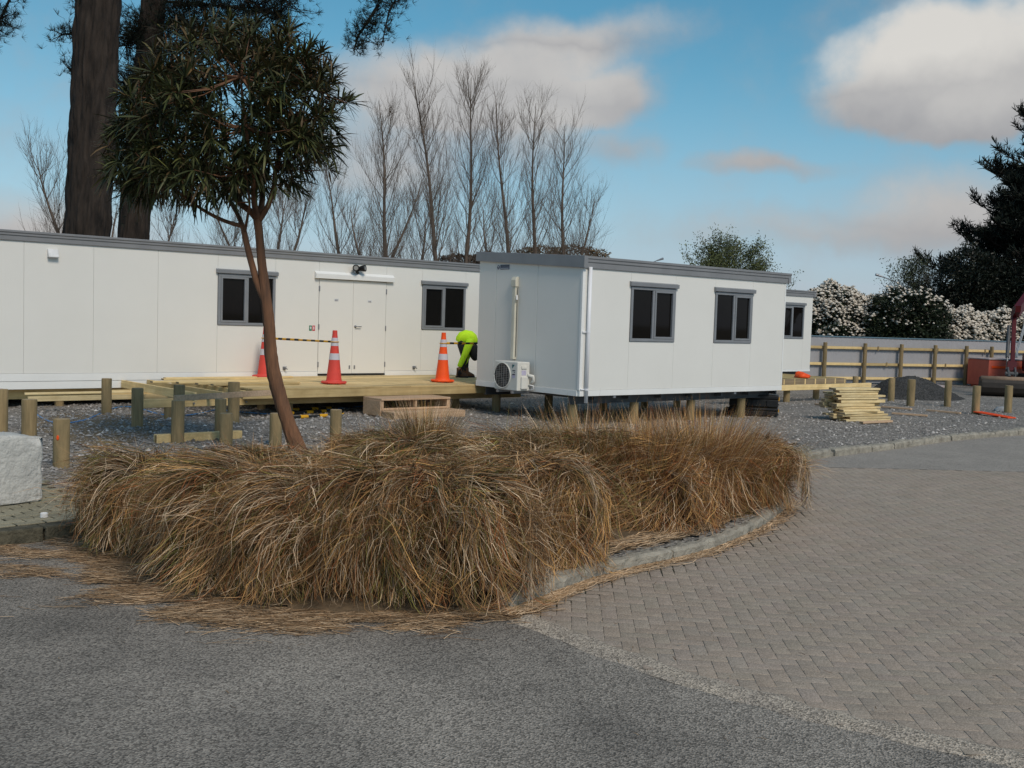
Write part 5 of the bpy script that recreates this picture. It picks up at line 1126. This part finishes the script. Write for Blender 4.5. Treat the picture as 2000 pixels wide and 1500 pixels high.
# ---- two old pines behind the long cabin
def tuft_geo(cs, ds, L_, n, wdt, colr, r_, spread=.55):
    cs = np.repeat(cs, n, 0); ds = np.repeat(ds, n, 0); N = len(cs); d = unit(ds+r_.normal(0, spread, (N, 3))); LL = L_*r_.uniform(.65, 1.2, N)
    P = np.stack([cs, cs+d*LL[:, None]-np.array([0, 0, 1])*(LL*.05)[:, None]], 1); s_ = unit(np.cross(d, r_.normal(0, 1, (N, 3))))
    return ribbons(P, s_, np.tile(np.array([1., .45])*wdt, (N, 1)), colr*r_.lognormal(0, .35, N)[:, None])
def big_trunk(name, label, pb, pt_, wb, wt, dist):
    p0 = D(*pb, dist); sc_ = dist/FPX/2; p1 = D(*pt_, dist); slope = (p1-p0)/(p1[2]-p0[2]); base_ = p0-slope*p0[2]; zt = p1[2]+5
    o = thing(name, label, 'tree', base_); na, nz = 96, 190; V = []
    for i in range(nz+1):
        z = zt*i/nz; f = (z-p0[2])/(p1[2]-p0[2]); rr = (wb+(wt-wb)*f)*sc_*(1+.35*max(0, 1-z/1.5)**2); c = slope*z
        for k in range(na):
            a = 2*math.pi*k/na; q = Vector((math.cos(a)*3.2, math.sin(a)*3.2, z*.55)); q2 = Vector((math.cos(a)*8, math.sin(a)*8, z*1.2))
            rg = abs(mn.noise(q*1.6+Vector((dist, 0, 0))))*.22+abs(mn.noise(q2*1.3))*.18-.12; V.append((c[0]+rr*(1+rg)*math.cos(a), c[1]+rr*(1+rg)*math.sin(a), z))
    ii = (np.arange(nz)[:, None]*na+np.arange(na)[None]); jj = (np.arange(nz)[:, None]*na+(np.arange(na)[None]+1) % na)
    mesh_np('trunk', np.array(V), np.stack([ii, jj, jj+na, ii+na], -1).reshape(-1, 4), 'bark', o, smooth=True)
    return o, base_, slope
def sprays(root, base_, items, dist, seed, name='crown', nt=12, colr=(.014, .02, .013)):
    r_ = np.random.default_rng(seed); cs = []; ds = []; tb_ = []
    for (pts, n, spread) in items:                   # limb through pixels with tufts along it
        W = np.array([D(a[0], a[1], dist+(a[2] if len(a) > 2 else 0))-base_ for a in pts]); seg = np.linspace(0, len(W)-1.001, 7); L0 = np.array([W[int(s)]*(1-s % 1)+W[int(s)+1]*(s % 1) for s in seg])
        tb_.append((L0, np.linspace(.06, .015, 7)))
        for _ in range(n):
            s = r_.uniform(.15, 1)*(len(W)-1.001); b_ = W[int(s)]*(1-s % 1)+W[int(s)+1]*(s % 1); off = r_.normal(0, spread, 3)*np.array([1, 1, .8]); e_ = b_+off
            cs.append(e_); ds.append(unit(off+np.array([0, 0, .35]))); mid_ = b_*.5+e_*.5+r_.normal(0, .05, 3)
            tb_.append((np.array([b_*(1-t)**2+2*mid_*t*(1-t)+e_*t*t for t in np.linspace(0, 1, 7)]), np.linspace(.016, .006, 7)))
    V, Fq, C = tubes_np(np.array([a for a, _ in tb_]), np.array([b_ for _, b_ in tb_]), 3); q = mesh_np('branches', V, Fq, 'bark', root, C); q['kind'] = 'stuff'
    cs = np.array(cs); ds = np.array(ds); cs2 = np.concatenate([cs, cs+r_.normal(0, .09, cs.shape), cs+r_.normal(0, .14, cs.shape)]); V, Fq, C = tuft_geo(cs2, np.tile(ds, (3, 1)), .17, nt, .009, np.array([colr]), r_, .75)
    q = mesh_np(name, V, Fq, 'needle', root, C); q['kind'] = 'stuff'
pn1, b1_, s1_ = big_trunk('pine_tree', 'thick furrowed pine trunk behind the long cabin, the broader of two', (171, 456), (192, 0), 84, 82, 27)
sprays(pn1, b1_, [([(158, 60), (140, 66), (118, 68)], 26, .16), ([(150, 140), (140, 138), (132, 130)], 16, .12), ([(150, 10), (155, 2), (158, -30)], 12, .12), ([(200, -160), (60, -90, 1), (5, 30, 1), (-10, 55, 1), (-25, 75, 1)], 90, .2), ([(200, -150), (0, -90), (-90, 20)], 60, .3), ([(200, -150), (320, -130), (420, -180)], 60, .5), ([(200, -200), (300, -330), (500, -340)], 60, .6)], 27, 5)
pn2, b2_, s2_ = big_trunk('pine_tree', 'narrower pine trunk standing right of the broad one', (260, 463), (300, 0), 57, 46, 31)
sprays(pn2, b2_, [([(300, 40), (270, 60), (245, 90)], 190, .42), ([(290, 130), (255, 150), (235, 200)], 150, .36), ([(295, 60), (350, 40), (410, 70)], 220, .45), ([(300, 0), (400, 10), (500, 15), (545, 30)], 260, .42), ([(240, 230), (232, 260), (228, 310)], 70, .28), ([(300, -20), (430, -10), (560, -20), (540, 40)], 200, .40), ([(310, 200), (360, 190), (400, 215)], 150, .5), ([(320, 90), (420, 85), (520, 75)], 170, .42),
                  ([(310, -120), (560, -170), (760, -110), (745, -20), (735, 40), (705, 85)], 110, .19), ([(760, -110), (790, -30), (760, 20), (745, 90)], 70, .17), ([(740, 10), (700, 70), (690, 100)], 45, .15), ([(300, 270), (270, 320), (262, 380)], 90, .4), ([(330, 120), (300, 170), (320, 260)], 140, .45)], 31, 6)

# ---- row of bare poplars far behind
def bare_tree(label, pb, pt_, dist, spread, nbr, seed, steep=.5, group='bare trees behind the cabins', mat='twig', leaf=None, name='bare_tree', trunkr=.17, lean=0., flat=0.):
    r_ = np.random.default_rng(seed); pbw = D(*pb, dist); ptw = D(*pt_, dist); base_ = np.array([pbw[0], pbw[1], 0.]); Ht = ptw[2]; dxy = (ptw-pbw)[:2]; z0 = pbw[2]
    o = thing(name, label, 'tree', base_, 0, group); KS = 16; f = np.linspace(0, 1, KS)
    def tpt(t): t = np.asarray(t); e = np.clip((t*Ht-z0)/(Ht-z0), -.3, 1); return np.stack([dxy[0]*e+.12*np.sin(t*7+seed), .12*np.cos(t*6+seed), t*Ht], -1)
    V, Fq, C = tubes_np(tpt(f)[None], np.interp(f, [0, .3, 1], [trunkr, trunkr*.7, .012])[None], 8); mesh_np('trunk', V, Fq, mat, o, None, True)
    t = np.sort(r_.uniform(.13, .93, nbr)); az = np.arange(nbr)*2.4+r_.normal(0, .4, nbr); Lb_ = spread*(.35+1.25*(1-t)**.8)*r_.uniform(.6, 1.25, nbr)+.35; KB = 8; P = np.zeros((nbr, KB, 3)); P[:, 0] = tpt(t)
    el0 = np.radians(r_.normal(38+14*steep*2, 8, nbr)); el1 = np.radians(r_.normal(72+6*steep-flat, 8, nbr)); el0 = el0-math.radians(flat*.4)
    for k in range(1, KB):
        e = el0+(el1-el0)*(k/(KB-1))**.8; aa = az+r_.normal(0, .10, nbr); P[:, k] = P[:, k-1]+np.stack([np.cos(e)*np.cos(aa), np.cos(e)*np.sin(aa), np.sin(e)], 1)*(Lb_*1.75/(KB-1))[:, None]
    parts = [tubes_np(P, np.interp(np.linspace(0, 1, KB), [0, 1], [1, .12])[None]*np.clip(.007+.009*Lb_, .009, .036)[:, None], 4)]
    def sub(P, n, ll, rad_, el_add, KT=4):
        N, KB_ = P.shape[:2]; s = r_.uniform(.12, .98, (N, n)); ix = (s*(KB_-1)).astype(int).clip(0, KB_-2); fr_ = s*(KB_-1)-ix; I = np.arange(N)[:, None]
        st_ = P[I, ix]*(1-fr_[..., None])+P[I, ix+1]*fr_[..., None]; dr_ = unit(P[I, ix+1]-P[I, ix]); st_ = st_.reshape(-1, 3); dr_ = dr_.reshape(-1, 3); M_ = len(st_)
        d = unit(dr_+r_.normal(0, .42, (M_, 3))+np.array([0, 0, .22])); L_ = np.repeat(np.linalg.norm(P[:, -1]-P[:, 0], axis=1), n)*ll*r_.uniform(.5, 1.3, M_)*(1.15-s.ravel()*.5)+.1; Q = np.zeros((M_, KT, 3)); Q[:, 0] = st_
        for k in range(1, KT): d = unit(d+np.array([0, 0, .14])+r_.normal(0, .09, (M_, 3))); Q[:, k] = Q[:, k-1]+d*(L_/(KT-1))[:, None]
        return Q, tubes_np(Q, np.interp(np.linspace(0, 1, KT), [0, 1], [1, .3])[None]*np.full((M_, 1), rad_), 3)
    Q1, g1 = sub(P, 9, .55, .0068, 0); parts.append(g1); Q2, g2 = sub(Q1, 3, .75, .0044, 0, 3); parts.append(g2)
    V, Fq, C = join(parts); q = mesh_np('branches', V, Fq, mat, o, C); q['kind'] = 'stuff'
    if leaf is not None:
        e_ = Q2.reshape(-1, 3); e_ = e_[r_.random(len(e_)) < leaf[1]]; e_ = np.repeat(e_, leaf[2], 0)+r_.normal(0, .12, (len(e_)*leaf[2], 3)); N = len(e_); d = unit(r_.normal(0, 1, (N, 3))); P3 = np.stack([e_, e_+d*.1], 1); V, Fq, C = ribbons(P3, unit(np.cross(d, r_.normal(0, 1, (N, 3)))), np.tile([.045, .03], (N, 1)), np.array([leaf[0]])*r_.lognormal(0, .3, N)[:, None]); q = mesh_np('crown', V, Fq, 'leaf', o, C); q['kind'] = 'stuff'
    return o
BT = [('bare tree with two leaders behind the left end of the row', (665, 488), (632, 315), 52, .95, 30, 1), ('tall bare poplar left of the tallest pair', (757, 495), (738, 160), 56, 1.25, 46, 2), ('tall bare poplar with a bent leader in the row', (853, 500), (808, 105), 56, 1.35, 52, 3), ('tallest straight bare poplar of the row', (910, 505), (925, 108), 58, 1.3, 52, 4), ('bare poplar between the tallest and the slender one', (988, 485), (972, 165), 58, 1.25, 46, 5), ('slender bare poplar second from the row end', (1043, 490), (1045, 165), 59, 1.15, 42, 6), ('last bare poplar of the row above the near cabin', (1103, 488), (1099, 215), 60, 1.25, 44, 7),
      ('low bare tree leaning right between the poplars', (770, 500), (822, 330), 54, 1.1, 26, 8), ('thin bare sapling right of the leaning tree crown', (572, 482), (602, 365), 50, .9, 24, 9), ('bare sapling showing behind the leaning tree trunk', (540, 480), (566, 370), 52, .8, 24, 10), ('spreading bare tree left of the broad pine trunk', (112, 452), (76, 285), 45, 1.2, 36, 11), ('bare bush between the two pine trunks', (226, 470), (228, 390), 45, .7, 16, 12), ('low bare bush right of the narrower pine trunk', (330, 475), (338, 402), 47, .9, 22, 13), ('low bare bush under the leaning tree crown', (445, 480), (405, 395), 48, 1.0, 24, 14), ('low bare bush filling the foot of the poplar row', (820, 505), (830, 400), 50, 1.3, 22, 15), ('low bare tree at the right foot of the poplar row', (1135, 490), (1165, 380), 62, 1.3, 28, 16), ('short bare tree by the two leader one', (700, 492), (690, 400), 51, .9, 22, 17), ('low bare tree between the slender poplar and the tallest', (955, 500), (945, 400), 54, 1.2, 20, 18)]
for a in BT: bare_tree(a[0], a[1], (a[2][0], a[2][1]+.11*(a[1][1]-a[2][1])), *a[3:])
# light green tree beyond the near cabin
bare_tree('round light green tree beyond the near cabin roof', (1428, 525), (1424, 492), 62, .95, 64, 31, 0.05, None, 'greentwig', (np.array([.10, .115, .04]), .9, 5), 'leafy_tree', .16, 0., 36.)
bare_tree('small pale green tree above the flowering shrubs', (1785, 585), (1782, 536), 60, .75, 26, 32, .1, None, 'greentwig', (np.array([.07, .085, .04]), .8, 3), 'leafy_tree', .1)
bare_tree('thin grey green tree beside the dark conifer', (1822, 590), (1820, 545), 58, .7, 24, 33, .1, None, 'greentwig', (np.array([.05, .06, .04]), .7, 2), 'leafy_tree', .1)

# ---- shrubs: dark leaves with clusters of white blossom
def shrub(name, label, lobes, dist, nleaf, nfl, seed, colr=(.022, .030, .014), flow=.0, mat_f='petal', group=None, wood=True):
    r_ = np.random.default_rng(seed); c0_ = D(lobes[0][0], 700, dist); base_ = np.array([c0_[0], c0_[1], 0.]); o = thing(name, label, 'shrub', base_, 0, group); sc_ = dist/FPX
    ar = np.array([l_[2]*l_[3] for l_ in lobes], float); ar /= ar.sum()
    def surf(n, lo, hi):
        pi = r_.choice(len(lobes), n, p=ar); d = unit(r_.normal(0, 1, (n, 3))); rr = r_.uniform(lo, hi, n); P = np.zeros((n, 3))
        for j, l_ in enumerate(lobes):
            mk = pi == j; c = D(l_[0], l_[1], dist)-base_; lump_ = 1+.16*np.sin(d[mk, 0]*7+seed)*np.cos(d[mk, 2]*6+j)+r_.normal(0, .05, mk.sum()); P[mk] = c+d[mk]*np.array([l_[2]*sc_, l_[4] if len(l_) > 4 else l_[2]*sc_*.8, l_[3]*sc_])*(rr[mk]*lump_)[:, None]
        return P, d
    P, d = surf(nleaf, .72, 1.03); dd = unit(d+r_.normal(0, .8, P.shape)); P3 = np.stack([P, P+dd*.13], 1)
    V, Fq, C = ribbons(P3, unit(np.cross(dd, r_.normal(0, 1, P.shape))), np.tile([.06, .035], (nleaf, 1)), np.array([colr])*r_.lognormal(0, .35, nleaf)[:, None]); q = mesh_np('foliage', V, Fq, 'leaf', o, C); q['kind'] = 'stuff'
    if nfl:
        P, d = surf(nfl*8, 1.0, 1.10); sel = (d[:, 1] < .5) & (d[:, 2] > flow+r_.normal(0, .15, len(d))); P = P[sel][:nfl]; d = d[sel][:nfl]; n = len(P); rs = r_.uniform(.045, .10, n)
        oc = np.array([(1, 0, 0), (0, 1, 0), (-1, 0, 0), (0, -1, 0), (0, 0, .7), (0, 0, -.5)], float)
        V = P[:, None]+oc[None]*rs[:, None, None]*(1+r_.normal(0, .22, (n, 6, 3))); Fq = (np.arange(n)[:, None, None]*6+ft[None]).reshape(-1, 3); q = mesh_np('blossom', V, Fq, mat_f, o); q['kind'] = 'stuff'
    if wood:
        k = MB()
        for j, l_ in enumerate(lobes):
            c = D(l_[0], l_[1], dist)-base_
            for s in range(3): k.tube([(c[0]*.6+r_.normal(0, .2), c[1]*.6, 0), (c[0]*.85+r_.normal(0, .15), c[1], c[2]*.5), (c[0]+r_.normal(0, .3), c[1]+r_.normal(0, .2), c[2])], [.05, .035, .015], 5)
        k.build('stems', 'greentwig', o)
    return o
FG = 'white flowering shrubs behind the fence'
shrub('flowering_shrub', 'white flowering shrub beside the far cabin', [(1630, 610, 52, 52), (1675, 615, 42, 40), (1600, 615, 40, 45), (1650, 650, 60, 30)], 45, 13000, 2600, 41, flow=-.15, group=FG)
shrub('flowering_shrub', 'dark open shrub with blossom only on its domed top', [(1770, 612, 66, 46), (1735, 640, 40, 40), (1810, 630, 42, 46), (1770, 650, 75, 30)], 44, 17000, 420, 42, flow=.5, group=FG)
shrub('flowering_shrub', 'densely white flowering shrub next to the dark open one', [(1868, 645, 45, 42), (1840, 640, 32, 36), (1895, 650, 35, 36)], 46, 8000, 3400, 43, flow=-.9, group=FG)
shrub('flowering_shrub', 'densely white flowering shrub behind the excavator arm', [(1950, 650, 40, 42), (1990, 650, 45, 44), (2040, 650, 50, 45), (1920, 655, 30, 34)], 46.5, 8000, 3600, 44, flow=-.9, group=FG)
shrub('low_shrub', 'small white flowering shrub low behind the fence by the far cabin', [(1635, 655, 26, 18)], 43.5, 2500, 90, 45, flow=-.3, group=FG, wood=False)
shrub('brown_shrub', 'brownish shrub top just over the near cabin roof', [(1060, 496, 38, 15), (1120, 494, 50, 14), (1030, 496, 26, 12), (1165, 498, 25, 10)], 66, 3500, 0, 46, colr=(.15, .11, .065))
shrub('brown_shrub', 'brownish low thicket at the poplar feet', [(900, 512, 45, 14), (960, 508, 40, 14)], 64, 4000, 0, 47, colr=(.07, .05, .035))

# ---- dark conifers on the right
def conifer(label, px, py_top, dist, Rb, seed, nwh, zlow=.06, colr=(.012, .017, .012), name='conifer_tree', up=.5):
    r_ = np.random.default_rng(seed); tp = D(px, py_top, dist); base_ = np.array([tp[0], tp[1], 0.]); Ht = tp[2]; o = thing(name, label, 'tree', base_)
    k = MB(); k.tube([(0, 0, 0), (0, 0, Ht*.5), (.05, 0, Ht)], [.45, .28, .04], 12); k.build('trunk', 'bark', o, smooth=True)
    cs = []; ds = []; tb_ = []; tw_ = []
    for i in range(nwh):
        z = Ht*(zlow+(1-zlow)*(i+r_.random())/nwh)*.985; f = z/Ht; L_ = Rb*(1-f)**.75*r_.uniform(.72, 1.12)+.35; az = r_.uniform(0, 6.283); KB = 7; P = np.zeros((KB, 3)); P[0] = (0, 0, z); away = math.cos(az) > .3
        for j in range(1, KB):
            e = math.radians(-2+up*62*(j/KB)**1.5+14*f); P[j] = P[j-1]+np.array([math.cos(e)*math.cos(az), math.cos(e)*math.sin(az), math.sin(e)])*L_/(KB-1)
        tb_.append((P, np.linspace(.07, .015, KB)))
        ns = int(10+L_*8)
        for _ in range(ns//3 if away else ns):
            s = r_.uniform(.18, 1.)*(KB-1.001); b_ = P[int(s)]*(1-s % 1)+P[int(s)+1]*(s % 1); dd_ = unit(P[int(s)+1]-P[int(s)]); sd = unit(np.cross(dd_, (0, 0, 1)))*r_.choice([-1, 1]); ln = L_*.30*(1.1-s/KB)*r_.uniform(.3, 1.1)+.15
            e_ = b_+(sd*.75+dd_*.7+np.array([0, 0, .35]))*ln; Q = np.array([b_*(1-t)+e_*t+np.array([0, 0, .12*ln*t*t]) for t in (0, .5, 1)]); tw_.append((Q, np.array([.022, .015, .008])))
            for t in np.linspace(.35, 1, max(2, int(ln*4.))): cs.append(b_*(1-t)+e_*t+np.array([0, 0, .12*ln*t*t])); ds.append(unit(dd_*.4+sd*.3+np.array([0, 0, .9])))
    V, Fq, C = join([tubes_np(np.array([a for a, _ in tt]), np.array([b_ for _, b_ in tt]), 3) for tt in (tb_, tw_)]); q = mesh_np('branches', V, Fq, 'bark', o, C); q['kind'] = 'stuff'
    cs = np.array(cs); ds = np.array(ds); V, Fq, C = tuft_geo(cs, ds, .38, 5, .055, np.array([colr]), r_, .65); q = mesh_np('crown', V, Fq, 'needle', o, C); q['kind'] = 'stuff'
    return o
conifer('tall dark conifer with upturned branch tips behind the shrubs', 2190, 10, 58, 9.6, 51, 220, .05)
conifer('younger dense conifer at the near side of the tall one', 2010, 330, 56, 4.6, 53, 120, .04)
shrub('dark_tree', 'dark leafy tree at the foot of the tall conifer', [(1890, 545, 58, 62), (1930, 570, 70, 60), (1880, 590, 50, 40), (1990, 580, 70, 60)], 54, 26000, 0, 52, colr=(.014, .018, .011))
